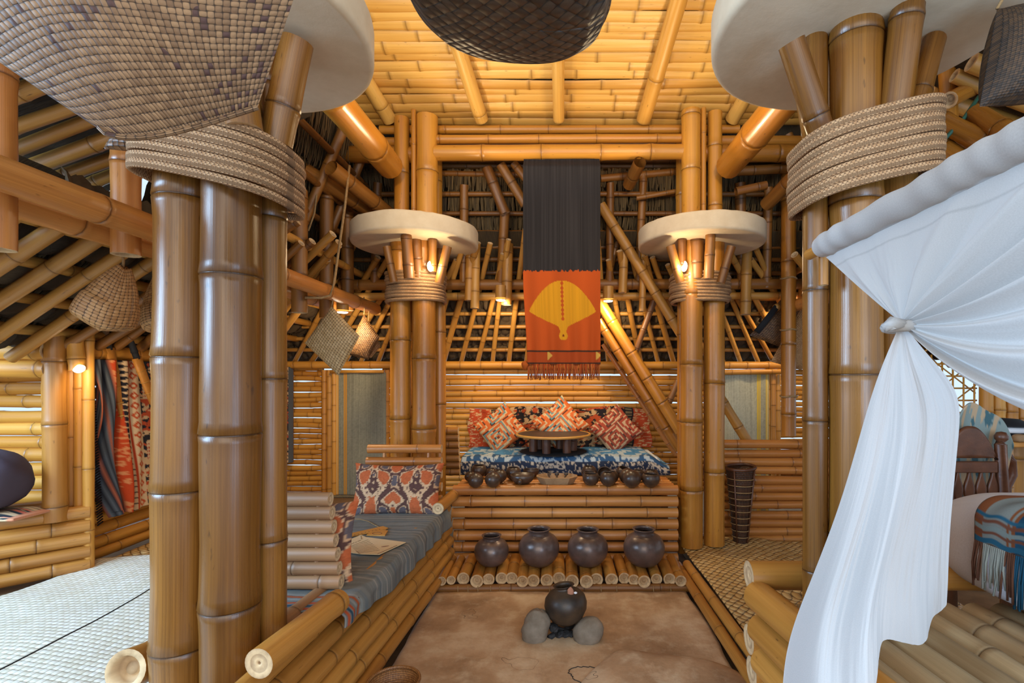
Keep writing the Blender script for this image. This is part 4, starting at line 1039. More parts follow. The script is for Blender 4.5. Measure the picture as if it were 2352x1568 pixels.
cushion('wide_pillow', (-1.02, 3.15, .585), .57, .335, .14, Matrix.Rotation(math.radians(72), 4, 'X') @ Matrix.Rotation(math.radians(0), 4, 'Z'), lambda U, V: ikat_red(U, V), 'wide pillow with mirrored orange and brown figures at the far end of the daybed', 'pillow', 80, .15)
cushion('narrow_pillow', (-1.095, 2.085, .60), .50, .34, .11, Matrix.Rotation(math.radians(80), 4, 'X'), lambda U, V: ikat_red(U, V), 'orange patterned pillow seen edge-on against the near headrest', 'pillow', 60, .15)
# card, plaques and cord on the blanket
def flatpoly(name, pxs, z, th, mat, label, cat):
    V = []
    for dz in (0, th):
        for (px, py) in pxs:
            Y = F * (ZE - z) / (py - CY); V.append(((px - CX) / F * Y, Y, z + dz))
    n = len(pxs); f = [tuple(range(n, 2 * n)), tuple(reversed(range(n)))] + [(i, (i + 1) % n, n + (i + 1) % n, n + i) for i in range(n)]
    o = build(name, Buf().add(V, f), mat, smooth=False); tag(o, label, cat); return o
M_paper = plain('cream_card', srgb('#d9bd92'), .75, 0, .3, srgb('#cfae80'), 0, 5)
M_ink = plain('brown_ink', srgb('#6d4a35'), .8)
cd = flatpoly('printed_card', [(768, 1255), (829, 1229), (840, 1234), (932, 1246), (871, 1274), (830, 1273), (800, 1269)], .456, .003, M_paper, 'cream printed card with brown heading lying on the striped blanket', 'card')
def ink(pts, w=.0011, z=.4602):
    q = []
    for (px, py) in pts:
        Y = F * (ZE - z) / (py - CY); q.append(((px - CX) / F * Y, Y, z))
    return q
b = Buf()
def zpt(px, py, z): Y = F * (ZE - z) / (py - CY); return Vector(((px - CX) / F * Y, Y, z))
a0, a1 = zpt(799, 1252, .4595), zpt(830, 1240, .4595); ang = math.atan2(a1.y - a0.y, a1.x - a0.x)
hd = Buf(); r3 = random.Random(3); dv = (a1 - a0); nv = Vector((-dv.y, dv.x, 0)).normalized()
for k in range(16):
    if k in (8, 11): continue
    p = a0 + dv * (k / 16); tube(hd, [p, p + nv * r3.uniform(.003, .006) + dv * .02, p + dv * .045], .0006, 4)
build('heading', hd, M_ink, cd)
lines = Buf()
for k in range(9):
    t = k / 8; s = zpt(805 + 18 * t, 1254 + 16 * t, .4596); e = zpt(846 + 26 * t, 1239 + 26 * t * .9, .4596)
    tube(lines, [s, (s + e) / 2, e], .0006, 4)
build('text_lines', lines, M_ink, cd)
b = blob(Buf(), zpt(885, 1254, .460), (.02, .006, .0008), Matrix.Rotation(.5, 4, 'Z'), seg=12, rings=6, amp=.2); build('printed_emblem', b, plain('emblem_brown', srgb('#8d5b44'), .8), cd)
b = Buf()
for (p, q) in (((829, 1230), (830, 1238)), ((818, 1265), (826, 1271)), ((866, 1272), (912, 1252))): tube(b, [zpt(*p, .4605), zpt(*q, .4605)], .0009, 4)
build('stitch', b, M_ink, cd)
rl = flatpoly('bamboo_ruler', [(799, 1228), (880, 1210), (891, 1214), (886, 1217), (806, 1233)], .453, .006, M_raw, 'long narrow bamboo plaque with engraved marks on the blanket', 'plaque')
b = Buf()
for k in range(9): tube(b, [zpt(806 + 8.2 * k, 1229.5 - 1.85 * k, .4598), zpt(807 + 8.2 * k, 1230.2 - 1.85 * k, .4598)], .0016, 5)
build('engraved_mark', b, M_ink, rl)
pl = flatpoly('bamboo_plaque', [(842, 1230), (856, 1219), (891, 1220), (884, 1231)], .452, .006, M_raw, 'small slanted bamboo plaque with an engraved oval beside the long one', 'plaque')
tube(b := Buf(), [zpt(866 + 11 * math.cos(t), 1224.5 + 2.6 * math.sin(t), .4588) for t in np.linspace(0, 6.283, 20)[:-1]], .0009, 5, closed=True); build('engraved_oval', b, M_ink, pl)
flatpoly('bamboo_plaque', [(780, 1247), (797, 1229), (801, 1237), (795, 1242)], .452, .006, M_raw, 'bamboo plaque mostly hidden behind the edge-on pillow', 'plaque')
tube(b := Buf(), [zpt(*p, .453) for p in ((793, 1196), (806, 1192), (826, 1192), (846, 1197), (860, 1205), (872, 1211))], .0022, 6); o = build('cord', b, M_rope); tag(o, 'thin twisted cord curling away from the long plaque on the blanket', 'cord')

# log end beside the near column
o = thing('floor_log', 'single cut bamboo log lying on the floor behind the near thick column', 'log', P(288, 1575, 1.55))
build('culm', C1(P(288, 1540, 1.5), P(470, 1462, 1.85), .060, gap=.6, seg=24), M_bench, o)
# rails along the hearth floor
for p, q, lab in (((.80, 1.75, .03), (.79, 3.35, .035), 'bamboo rail edging the hearth floor on the woven mat side'), ((.855, 1.7, .07), (.84, 3.3, .06), 'second bamboo rail tucked under the edge of the woven mat')):
    o = build('floor_rail', C1(p, q, .028, gap=.4), M_bench); tag(o, lab, 'rail', kind='thing')
# ------------------------------------------------------------------ banner
def banner_col(U, V):
    # U across, V from the top (0) to the hem (1)
    n = vnoise(U * 70, V * 3, 1)
    c = np.zeros(U.shape + (3,)) + np.array(srgb('#302c2c')); c = c * (.7 + .6 * n)[..., None]
    o = np.zeros(U.shape + (3,)) + np.array(srgb('#c0521c')); o = o * (.82 + .3 * vnoise(U * 9 + 3, V * 2, 5))[..., None]
    c = pick(V > .553 + .006 * (vnoise(U * 60, U * 0, 2) - .5) * 2, o, c)
    ax = np.abs(U - .5); t = np.clip((ax - .02) / .42, 0, 1)
    top = .60 + .142 * t ** 1.9
    bot = .748 + .078 * (1 - t) ** .9 + .03 * np.clip(1 - t * 9, 0, 1)
    wing = (ax > .014 + .006 * np.sin(V * 300)) & (ax < .44) & (V > top) & (V < bot)
    stem = (ax < .022) & (V > .79) & (V < .86)
    knob = ((U - .5) / .058) ** 2 + ((V - .862) / .022) ** 2 < 1
    hole = ((U - .5) / .016) ** 2 + ((V - .862) / .006) ** 2 < 1
    gold = np.array(srgb('#d3921d')) * (.9 + .2 * n)[..., None]
    c = pick(wing | stem | knob, gold, c); c = pick(hole, np.array(srgb('#7d3414')), c)
    band = V > .935
    c = pick(band, np.array(srgb('#a8461b')), c)
    c = pick((np.abs(V - .937) < .003) | (np.abs(V - .994) < .004), np.array(srgb('#3a2a20')), c)
    m = (np.abs(((U - .28) * 1) % .66 - .0) < .065) & (np.abs(V - .960) < .018) & ((np.abs(((U - .28) % .66)) + np.abs(V - .957) * 3) < .07)
    c = pick(m & band, np.array(srgb('#d0a24a')), c)
    return c
bn = thing('banner', 'tall black and orange cloth banner with a golden fan figure hung from the beam', 'banner', (.0, 3.48, 1.30))
def bfn(U, V):
    z = 2.83 - 1.45 * V; taper = .03 * smooth01((V - .55) / .45)
    x = -.252 + taper + (.535 - taper) * U
    f = smooth01((V - .5) * 2)
    y = 3.468 - .012 * f * np.sin(U * 19 + 1) - .006 * np.sin(U * 40) * f
    y = y + .06 * smooth01((.06 - V) / .06); z = z
    return x, y, z
build('cloth', grid(Buf(), bfn, 150, 260, banner_col, .53, 1.54), M_cloth, bn, solid=.005)
b = Buf()
for k in range(110):
    x = -.215 + .492 * k / 109; pts = [(x, 3.462, 1.385), (x + rng.uniform(-.004, .004), 3.46, 1.34), (x + rng.uniform(-.008, .008), 3.46, 1.27 + rng.uniform(0, .02))]
    tube(b, pts, .0026, 5, col=srgb(rng.choice(('#8f3d1b', '#a8481d', '#7a3217', '#b96a35'))))
fr = build('fringe', b, M_cloth, bn)
b = blob(Buf(), (-.235, 3.46, 1.375), (.025, .015, .03), amp=.5, seg=14, rings=10, col=srgb('#b0561f')); build('tassel', b, M_cloth, bn)

# ------------------------------------------------------------------ striped door mats on the back wall
def dmat(name, x0, x1, z0, z1, Y, fn, label, flap=False):
    def f(U, V):
        return x0 + (x1 - x0) * U, Y + .008 * np.sin(U * 12) + (.0 if not flap else -.10 * smooth01((.06 - V) / .06)), z0 + (z1 - z0) * V
    t = thing(name, label, 'hanging', ((x0 + x1) / 2, Y, z0))
    build('cloth', grid(Buf(), f, 120, 120, fn, x1 - x0, z1 - z0), M_cloth, t, solid=.006)
    b = Buf()
    for k in range(40): tube(b, [(x0 + (x1 - x0) * k / 39, Y - .06, z0 + .012), (x0 + (x1 - x0) * k / 39, Y - .10, z0 + .002)], .004, 4, col=srgb('#7f7a66'))
    build('fringe', b, M_cloth, t); return t
dmat('striped_door_cloth', bx(771, 4.44), bx(888, 4.44), .255, 1.335, 4.43, door_mat, 'grey striped cloth with yellow bands closing the doorway behind the daybed')
dmat('striped_door_cloth', bx(1650, 4.44), bx(1764, 4.44), .1, 1.325, 4.43, door_mat_backlit, 'grey striped cloth painted backlit, with yellow bands in the doorway behind the quiver basket')
tube(b := Buf(), [(bx(770), 4.40, 1.345), (bx(890), 4.40, 1.345)], .014, 8, col=(0, .3, 0)); build('rod', b, M_wall, wb)

# ------------------------------------------------------------------ side wall textile and the machetes
def tx_col(U, V):
    # U along the wall from the near edge, V from top to bottom
    c = np.zeros(U.shape + (3,)) + np.array(srgb('#2a2a30'))
    fig = figures(V, U, 8, 14, 4, .50); fig2 = figures(V + .04, U + .07, 8, 14, 14, .58)
    c = pick(fig, np.array(srgb('#d6b287')), c); c = pick(fig2, np.array(srgb('#bf5230')), c)
    s = U
    def at(a, bb, col): return (s >= a) & (s < bb)
    stripes = np.zeros(U.shape + (3,)) + np.array(srgb('#5a5f66'))
    stripes = pick((s * 150) % 1 < .3, np.array(srgb('#2c2c33')), stripes); stripes = pick((s * 60) % 1 < .12, np.array(srgb('#a5593f')), stripes)
    c = pick((s < .052) | (s > .96), stripes, c)
    orb = pick(figures(V, U * 2, 12, 14, 3, .55), np.array(srgb('#d98a57')), np.array(srgb('#c5461f')))
    c = pick(at(.052, .084, 0), orb, c)
    zz = pick(np.abs(((V * 26) % 1) - .5) * 2 > ((s - .084) / .026), np.array(srgb('#25232a')), np.array(srgb('#d8b58a')))
    c = pick(at(.084, .110, 0), zz, c)
    c = pick(at(.110, .115, 0), np.array(srgb('#b9401f')), c)
    dia = (np.abs(((V * 15) % 1) - .5) * 2 + np.abs((s - .133) / .018)) 
    dd = pick(dia < .85, np.array(srgb('#c4542d')), np.array(srgb('#dcbb92'))); dd = pick(dia < .35, np.array(srgb('#e0c29a')), dd)
    c = pick(at(.115, .151, 0), dd, c)
    tower = (s > .165) & (s < .25) & ((((V + .10) % .42) / .42) > .55) & ((((V + .10) % .42) / .42) < .85)
    tg = pick(((V * 42) % 1 < .4) & ((s * 110) % 1 < .5), np.array(srgb('#b9452a')), np.array(srgb('#dcc09a')))
    c = pick(tower, tg, c)
    return c
tx = thing('hanging_textile', 'large navy and orange figured textile hung along the side wall', 'textile', (-2.5, 3.5, .45))
def txf(U, V):
    y = 2.66 + 1.80 * U + .10 * V * (1 - U) * (U < .3)
    fold = smooth01((.18 - U) / .18)
    x = -2.50 + .12 * U + fold * (.035 * np.sin(U * 130 + V * 6) + .04 * np.sin(V * 7 + U * 30) * V) + .01 * np.sin(U * 20)
    z = 1.385 - .87 * V * (1 - .03 * U) + .02 * np.sin(U * 50) * (V > .97) * fold
    return x, y, z
build('cloth', grid(Buf(), txf, 300, 130, tx_col, 1.8, .85), M_cloth, tx, solid=.006)
b = Buf()
for k in range(60):
    z = 1.37 - .87 * k / 59; tube(b, [(-2.50, 2.68 + .06 * k / 59, z), (-2.49, 2.64 + .06 * k / 59, z - .01)], .005, 4, col=srgb('#1c1a1c'))
build('fringe', b, M_cloth, tx)
def machete(label, p0, p1, ring, hcol):
    o = thing('machete', label, 'machete', p1); d = (p1 - p0)
    g = p0 + d * .17
    build('scabbard', tube(Buf(), [g, p0 + d * .4, p0 + d * .7, p1], .02, 10, flat=(.013, .026), rfun=lambda t: 1.1 - .25 * t), M_raw, o)
    build('grip', tube(Buf(), [p0 + d * .06, p0 + d * .12, p0 + d * .19], .016, 10), M_black, o)
    b = tube(Buf(), [p0 + Vector((.01, -.03, .045)), p0 + Vector((0, -.012, .03)), p0 + d * .03, p0 + d * .07], .018, 8, rfun=lambda t: .75 + .3 * t); build('pommel', b, hcol, o)
    for t in ring:
        c = p0 + d * t; build('binding', tube(Buf(), [c - d * .006, c + d * .006], .024, 10, flat=(.017, .029)), M_raft, o)
machete('machete with pale curved grip and banded scabbard over the textile, nearer its striped edge', P(243, 765, 2.76), P(285, 962, 2.86), (.45, .62, .8, .95), M_wood)
machete('machete with black carved grip hanging beside the thick near column', P(306, 800, 2.86), P(352, 925, 2.98), (.4, .6, .8), M_black)
# side wall daybed: logs, mat, cushion, post, lamp
ld = thing('log_daybed', 'low bamboo log daybed in the side recess under the purple cushion', 'daybed', (-3.0, 2.4, FZ))
for k in range(5): build('log', C1((-3.3, 1.72 - .0 * k, FZ + .04 + k * .07), (-2.46 + .0 * k, 2.62, FZ + .035 + k * .068), .036, gap=.42, seg=16, bend=.006), M_bench, ld)
build('log', C1((-3.5, 1.95, FZ + .33), (-2.58, 2.7, FZ + .335), .033, gap=.4, seg=16), M_bench, ld)
b = Buf()
for k in range(9): culm(b, (-3.9, 1.9 + k * .1, FZ + .30), (-2.62, 2.72, FZ + .29), .03)
build('deck', b, M_bench, ld)
def lmat(U, V):
    x = -3.42 + .90 * U; y = 2.26 + .20 * V + .10 * (U - .5)
    return x, y, FZ + .345 + .03 * np.clip(1 - ((V - .5) * 2) ** 4, 0, 1) * (1 - smooth01((U - .9) * 10)) + .004 * np.sin(U * 20)
def lmat_c(U, V):
    c = pick(fbm(V * 30, U * 4, 2) > .47, np.array(srgb('#cdb08a')), np.array(srgb('#2c3237'))); c = pick(fbm(V * 18, U * 3 + 4, 7) > .58, np.array(srgb('#cc6b56')), c)
    return pick(U > .965, np.array(srgb('#d08a66')), c)
o = build('folded_ikat_mat', grid(Buf(), lmat, 80, 60, lmat_c, .9, .4), M_cloth, solid=.012); tag(o, 'folded ikat seat mat under the purple cushion', 'mat')
b = blob(Buf(), (-2.77, 2.36, FZ + .53), (.23, .15, .15), Matrix.Rotation(math.radians(6), 4, 'Y'), amp=.06, seed=4, pw=2.5, seg=40, rings=26, col=srgb('#4d4149'), freq=3.0); o = build('purple_cushion', b, M_cloth); tag(o, 'plump purple grey cushion on the ikat mat in the side recess', 'cushion')
o = thing('bamboo_post', 'thick bamboo post standing on the recess daybed corner', 'post', P(127, 1196, 2.52), kind='thing')
build('culm', C1(P(127, 1196, 2.52), P(124, 738, 2.52), .047, gap=.36, seg=20), M_bench, o)
o = thing('bamboo_post', 'cluster of three thin poles with a lamp beside the hanging textile', 'post', (-2.56, 2.62, FZ), kind='thing')
for px, yt, r in ((163, 780, .032), (184, 762, .026), (203, 765, .025)): build('pole', C1((( px - CX) / F * 2.62, 2.62, FZ), ((px - CX) / F * 2.62, 2.62, ZE + (CY - yt) * 2.62 / F), r, gap=.34, seg=16), M_wall, o)
build('lamp_tube', C1(P(178, 850, 2.56), P(172, 784, 2.56), .035, ends=2), M_wall, o)
b = lathe(Buf(), [(.001, 0), (.022, .002), (.03, 0), (.031, -.006)], P(180, 846, 2.53), 20, M=Matrix.Rotation(math.radians(70), 4, 'X') @ Matrix.Diagonal((1, .7, 1, 1))); build('lamp_lens', b, M_glow, o)
spot('recess_lamp', P(186, 862, 2.44), (-2.4, 3.2, .8), 3, WARM2, 150, .6, .03)

# ------------------------------------------------------------------ woven floor mats
def fmat(U, V):
    x = -2.52 + 1.42 * U; y = 1.15 + 1.58 * V + .06 * np.sin(U * 5)
    x = x + .10 * (1 - V) * 0; z = FZ + .004 + .022 * fbm(x * 2.1, y * 2.6, 2) + .008 * np.sin(x * 5 + y * 7)
    return x, y, z
fm = thing('floor_mat', 'large pale plaited floor mat with a dark seam beside the near column', 'mat', (-1.8, 2.0, FZ))
build('mat', grid(Buf(), fmat, 90, 90, None, 1.42, 1.58), M_mat, fm, solid=.006)
b = Buf(); pts = []
for k in range(60):
    t = k / 59; U = np.array(.437 + .01 * math.sin(t * 5)); V = np.array(t); q = fmat(U, V); pts.append((float(q[0]), float(q[1]), float(q[2]) + .004))
tube(b, pts, .0028, 5); build('seam', b, M_black, fm)
def fmat2(U, V):
    x = -2.45 + 1.3 * U; y = 2.70 + .85 * V; return x, y, FZ + .006 + .03 * fbm(x * 3, y * 3, 4) + .02 * smooth01((.12 - V) * 8) * U * 0
o = build('floor_mat', grid(Buf(), fmat2, 60, 50, None, 1.3, .9), M_mat2, solid=.006); tag(o, 'golden plaited mat under the hanging textile', 'mat')
def pmat(U, V):
    # near hearth edge is U=0
    y = 1.80 + 1.90 * V; x = .865 + .03 * (1 - V) + U * 1.25; x = x - .045 * np.sin(V * math.pi) * (1 - U) * 0
    z = .055 + .055 * fbm(x * 3 + 3, y * 2.4, 6) + .05 * smooth01((V - .86) * 7) * (1 - U) ** 2 + .0
    return x, y + .05 * np.sin(U * 4) * (V > .5), z
o = build('floor_mat', grid(Buf(), pmat, 70, 100, None, 1.25, 1.9), M_mat2, solid=.006); tag(o, 'golden diagonal-plaited mat between the hearth floor and the low screen', 'mat')

# ------------------------------------------------------------------ hanging baskets
def bag(name, cen, w, h, t, rot, mat, label, hang=None, seed=1, top_w=.35, cordmat=None, mouth=True, bell=1.0, band=None):
    """flattish plaited bag narrowing to its top: closed surface of revolution with an elliptical section"""
    th = thing(name, label, 'basket', tuple(cen)); b = Buf(); n = 60; m = 30
    tt = np.linspace(0, 2 * math.pi, n, endpoint=False); V = []; tc = []
    for j in range(m + 1):
        v = j / m; kk = top_w + (1 - top_w) * math.sin(min(1, v / .82) * math.pi / 2) ** bell
        if v > .82: kk *= (1 - ((v - .82) / .18) ** 2.2 * .8)
        zz = h * (.5 - v) + (0 if v < .82 else 0)
        c, s = np.cos(tt), np.sin(tt)
        x = np.sign(c) * np.abs(c) ** .75 * w / 2 * kk; y = np.sign(s) * np.abs(s) ** 1.1 * t / 2 * kk * (1.15 if v > .5 else 1)
        z = zz + .02 * h * np.sin(tt * 3 + seed)
        nz = 1 + .05 * (fbm(c * 2 + 5 + seed, s * 2 + v * 4, seed) - .5) * 2
        V.append(np.stack([x * nz, y * nz, z], 1)); tc.append(np.stack([tt / 6.283 * (w * 2.1), np.full(n, v * h * 1.1), 0 * tt], 1))
    V = np.concatenate(V) @ np.array(rot.to_3x3()).T + np.array(cen)
    f = ringfaces(m + 1, n); f.append(tuple(range(m * n, m * n + n))); f.append(tuple(reversed(range(n))))
    f = [tuple(reversed(q)) for q in f]
    b.add(V, f, np.concatenate(tc)); build('body', b, mat, th)
    if hang:
        topc = Vector(cen) + rot @ Vector((0, 0, h * .5)); pts = [topc - rot @ Vector((0, 0, .02)), topc + (Vector(hang) - topc) * .3, Vector(hang)]
        build('cord', tube(Buf(), pts, .005, 6), M_rope, th)
    return th
def squarebag(name, corners, Y, t, mat, label, hang, n=26, bulge=1.0, sc=1.0):
    """plaited square envelope: four px corners (top, right, bottom, left), padded"""
    C = [P(px, py, Y) for px, py in corners]; th = thing(name, label, 'basket', tuple(C[2])); b = Buf()
    for sd in (-1, 1):
        def fn(U, V):
            q = [sum(w_ * c[k] for w_, c in zip(((1 - U) * (1 - V), U * (1 - V), U * V, (1 - U) * V), C)) for k in range(3)]
            x = U * 2 - 1; y = V * 2 - 1; T = t / 2 * np.clip((1 - x ** 2) * (1 - y ** 2), 0, 1) ** .5
            return q[0], q[1] + sd * T * bulge, q[2]
        g = Buf(); grid(g, fn, n, n, None, (C[1] - C[0]).length * sc, (C[3] - C[0]).length * sc)
        b.add(np.concatenate(g.v), g.f if sd < 0 else [tuple(reversed(q)) for q in g.f], np.concatenate(g.tc))
    build('body', b, mat, th)
    if hang: build('cord', tube(Buf(), [C[0], C[0] + (Vector(hang) - C[0]) * .5 + Vector((.004, 0, 0)), Vector(hang)], .004, 6), M_rope, th)
    return th
rot = Matrix.Rotation(math.radians(22), 4, 'Y')
bag('plaited_bag', P(258, 684, 2.0), .20, .265, .18, rot, M_bask, 'tan plaited bag hanging by a cord in front of the side rafters', P(277, 560, 2.0), top_w=.22, bell=.9)
bag('plaited_bag', P(385, 700, 2.35), .24, .26, .18, Matrix.Rotation(math.radians(-14), 4, 'Y'), M_bask, 'plaited bag almost hidden behind the thick near column', P(372, 560, 2.35), top_w=.3)
squarebag('plaited_pouch', [(762, 703), (826, 772), (777, 862), (700, 788)], 3.27, .10, M_bask_l, 'large pale flat plaited pouch hanging near the back purlin', P(764, 676, 3.27))
squarebag('plaited_pouch', [(836, 722), (872, 775), (846, 826), (790, 812)], 3.74, .10, M_bask_d, 'dark glossy plaited pouch hanging behind the pale pouch', P(836, 682, 3.76))
squarebag('plaited_pouch', [(846, 740), (874, 796), (852, 822), (826, 800)], 3.86, .05, M_bask, 'tan pouch corner showing behind the dark glossy pouch', P(846, 690, 3.88))
squarebag('plaited_pouch', [(672, 445), (682, 470), (672, 512), (640, 500)], 2.6, .06, M_bask, 'small orange brown pouch peeking past the thick near column', P(668, 420, 2.6))
squarebag('plaited_pouch', [(1842, 422), (1872, 440), (1868, 560), (1846, 520)], 1.88, .05, M_bask, 'plaited pouch strip behind the canopy bed column', P(1850, 214, 1.88))
squarebag('plaited_pouch', [(1800, 680), (1860, 710), (1800, 800), (1722, 770)], 3.98, .10, M_bask_d, 'dark plaited pouch behind the slender pole', P(1806, 690, 4.0))
squarebag('plaited_pouch', [(1850, 690), (1890, 800), (1840, 850), (1770, 830)], 3.93, .10, M_bask, 'tan plaited pouch hanging between the slender pole and the bed column', P(1840, 676, 3.95))
squarebag('plaited_pouch', [(300, 275), (372, 290), (362, 350), (236, 342)], 1.66, .08, M_bask_d, 'dark plaited pouch wedged under the huge near bag', P(320, 200, 1.75))
o = thing('fan_blade', 'narrow black blade-shaped fan leaning behind the slender pole', 'fan', P(1740, 762, 3.9))
build('blade', tube(Buf(), [P(1738, 762, 3.9), P(1758, 738, 3.9), P(1784, 704, 3.9)], .014, 10, flat=(.007, .024)), M_black, o)
build('knob', blob(Buf(), P(1784, 706, 3.92), (.03, .03, .03), amp=.1), M_raft, o)
squarebag('sooty_basket', [(2290, 20), (2420, 10), (2440, 230), (2250, 245)], 1.35, .16, M_sooty, 'sooty dark woven basket hanging beyond the canopy bed column', P(2330, -60, 1.35), sc=1.4)
# huge near bag: rounded-square plaited bag seen from below
hb2 = thing('plaited_bag', 'huge blurred plaited bag hanging close overhead', 'basket', P(330, 240, .62))
b = Buf()
Lp = [(-330, -260), (-160, 40), (0, 130), (120, 215), (232, 291)]; 
def huge(U, V):
    # U across, V from the rim down; corners taken at their own depths
    bx_ = np.interp(V, [0, .5, .8, 1], [0, .02, .05, .10])
    A0 = P(-560, -330, .56); A1 = P(760, -260, .60); B1 = P(592, 246, .66); B0 = P(228, 292, .62)
    q = []
    for k in range(3): q.append((1 - U) * (1 - V) * A0[k] + U * (1 - V) * A1[k] + U * V * B1[k] + (1 - U) * V * B0[k])
    sag = np.sin(U * math.pi); 
    y = q[1] - .06 * sag * np.sin(V * math.pi * .5 + .4) * (1 - V ** 4) ; z = q[2] - .020 * np.sin(np.clip(U, 0, 1) ** .6 * math.pi) * smooth01(V) + .010 * np.sin(V * math.pi) * np.sin(U * 2 * math.pi) - .02 * np.sin(V * math.pi) * (1 - U) ** 2
    x = q[0] - .0 * V
    return x, y, z
g = grid(Buf(), huge, 60, 60, None, .56, .42); b.add(np.concatenate(g.v), [tuple(reversed(q)) for q in g.f], np.concatenate(g.tc))
def huge_b(U, V):
    x, y, z = huge(U, V); d = .20 * np.sin(np.clip(U, 0, 1) * math.pi) ** .4 * np.clip(1 - V ** 5, 0, 1) ** .5 + .0
    return x - .55 * d, y + d, z + .60 * d
g = grid(Buf(), huge_b, 60, 60, None, .56, .42); b.add(np.concatenate(g.v), g.f, np.concatenate(g.tc))
build('body', b, M_bask_big, hb2)
edge = [tuple(float(t) for t in huge(np.array(u), np.array(1.0))) for u in np.linspace(0, 1, 30)]
build('rim', tube(Buf(), edge, .0035, 6), M_bask_big, hb2)
# dark plaited dish overhead
dd = thing('plaited_dish', 'dark plaited dish with thick rim hanging overhead in the middle', 'basket', (-.085, .80, 1.93))
cd_ = P(1165, -10, .80)
prof = [(.001, 0), (.06, .001), (.105, .010), (.135, .03), (.150, .06), (.153, .085)]
M = Matrix.Rotation(math.radians(4), 4, 'Y') @ Matrix.Rotation(math.radians(6), 4, 'X')
b = Buf()
def dfn(U, V):
    a = U * 2 * math.pi; r = np.interp(V, [0, .35, .7, .86, .95, 1], [0, .078, .130, .152, .160, .162]); z = np.interp(V, [0, .35, .7, .86, .95, 1], [0, .002, .012, .03, .06, .10])
    c, s = np.cos(a), np.sin(a); e = 1 + .07 * np.abs(np.sin(a * 2)) ** 2
    return r * c * e, r * s * e, z
g = grid(Buf(), dfn, 81, 50); v = np.concatenate(g.v); tcx = np.stack([v[:, 0], v[:, 1] + v[:, 2] * .8, v[:, 2] * 0], 1)
v = v @ np.array(M.to_3x3()).T + np.array(P(1164, 62, .80))
b.add(v, g.f, tcx); build('body', b, M_bask_dish, dd, solid=.006)
rp = [Vector(P(1164, 62, .80)) + M @ Vector(tuple(float(t) for t in dfn(np.array(u), np.array(.93)))) for u in np.linspace(0, 1, 61)[:-1]]
build('rim', tube(Buf(), rp, .006, 8, closed=True), M_bask_big, dd)
build('cord', tube(Buf(), [P(1168, -120, .80) , Vector((P(1168, 38, .8).x, .80, 3.2))], .004, 6), M_rope, dd)
# hanging cords
tube(b := Buf(), [P(803, 380, 3.3), P(793, 470, 3.25), P(780, 560, 3.2), P(768, 650, 3.15), P(758, 678, 3.12), P(738, 684, 3.1), P(700, 683, 3.05)], .008, 7); o = build('hanging_rope', b, M_rope); tag(o, 'thick twisted rope drooping from the roof to the side purlin', 'rope')
tube(b := Buf(), [P(729, 405, 3.3), P(727, 450, 3.28), P(722, 490, 3.25), P(708, 530, 3.22)], .006, 7); o = build('hanging_rope', b, M_rope); tag(o, 'short thin rope hanging beside the dark roof hangers', 'rope')
tube(b := Buf(), [P(2248, 222, 1.8), P(2215, 270, 1.8), P(2160, 330, 1.8)], .007, 7); o = build('green_cord', b, M_green); tag(o, 'short green cord tied among the poles above the canopy', 'cord')
# small eave lamps
def eave_lamp(px, py, Y, tgt, e, label):
    o = thing('downlight', label, 'lamp', P(px, py, Y))
    build('housing', C1(P(px, py - 6, Y), P(px, py - 34, Y), .04, ends=2), M_raft, o)
    build('lens', lathe(Buf(), [(.001, -.004), (.03, -.002), (.036, .004)], P(px, py, Y), 20), M_glow, o)
    spot('eave_light', P(px, py + 8, Y), tgt, e, WARM2, 160, .5, .04)
eave_lamp(787, 718, 3.5, (-1.8, 4.4, .9), 20, 'bamboo downlight behind the pale pouch')
eave_lamp(1150, 690, 3.8, (-.3, 4.5, 1.0), 16, 'bamboo downlight under the back purlin beside the banner')
eave_lamp(1397, 692, 3.8, (.3, 4.5, .9), 16, 'bamboo downlight under the back purlin by the paired braces')
eave_lamp(1846, 692, 4.02, (1.9, 4.4, .8), 18, 'bamboo downlight between the slender pole and the bed column')

# ------------------------------------------------------------------ quiver basket by the column
qb = thing('quiver_basket', 'tall dark tapering basket standing against the low screen', 'basket', (1.322, 3.66, .075))
c = Vector((1.322, 3.66, .075))
b = lathe(Buf(), [(.001, 0), (.046, 0), (.050, .02), (.057, .1), (.090, .45), (.100, .54), (.104, .56), (.098, .565), (.088, .5), (.001, .1)], c, 40)
for q in b.tc: q[:] = q * np.array((.5, .6, 1))
build('body', b, M_rat_d := weave('dark_quiver', srgb('#57351f'), srgb('#3c2314'), srgb('#140b06'), 110, .4), qb)
for k in range(10):
    z = .06 + k * .047; r = .050 + (.100 - .050) * z / .54
    build('hoop', tube(Buf(), [(c.x + (r + .004) * math.cos(t), c.y + (r + .004) * math.sin(t), c.z + z) for t in np.linspace(0, 6.283, 33)[:-1]], .0035, 6, closed=True), M_rope, qb)
build('rim', tube(Buf(), [(c.x + .103 * math.cos(t), c.y + .103 * math.sin(t), c.z + .56 + .008 * math.sin(t + 1)) for t in np.linspace(0, 6.283, 41)[:-1]], .012, 8, closed=True), M_dwood, qb)
for a in (-2.3, -.8, .6, 2.2): build('rib', tube(Buf(), [(c.x + .052 * math.cos(a), c.y + .052 * math.sin(a), c.z), (c.x + .108 * math.cos(a), c.y + .108 * math.sin(a), c.z + .55)], .006, 6), M_dwood, qb)

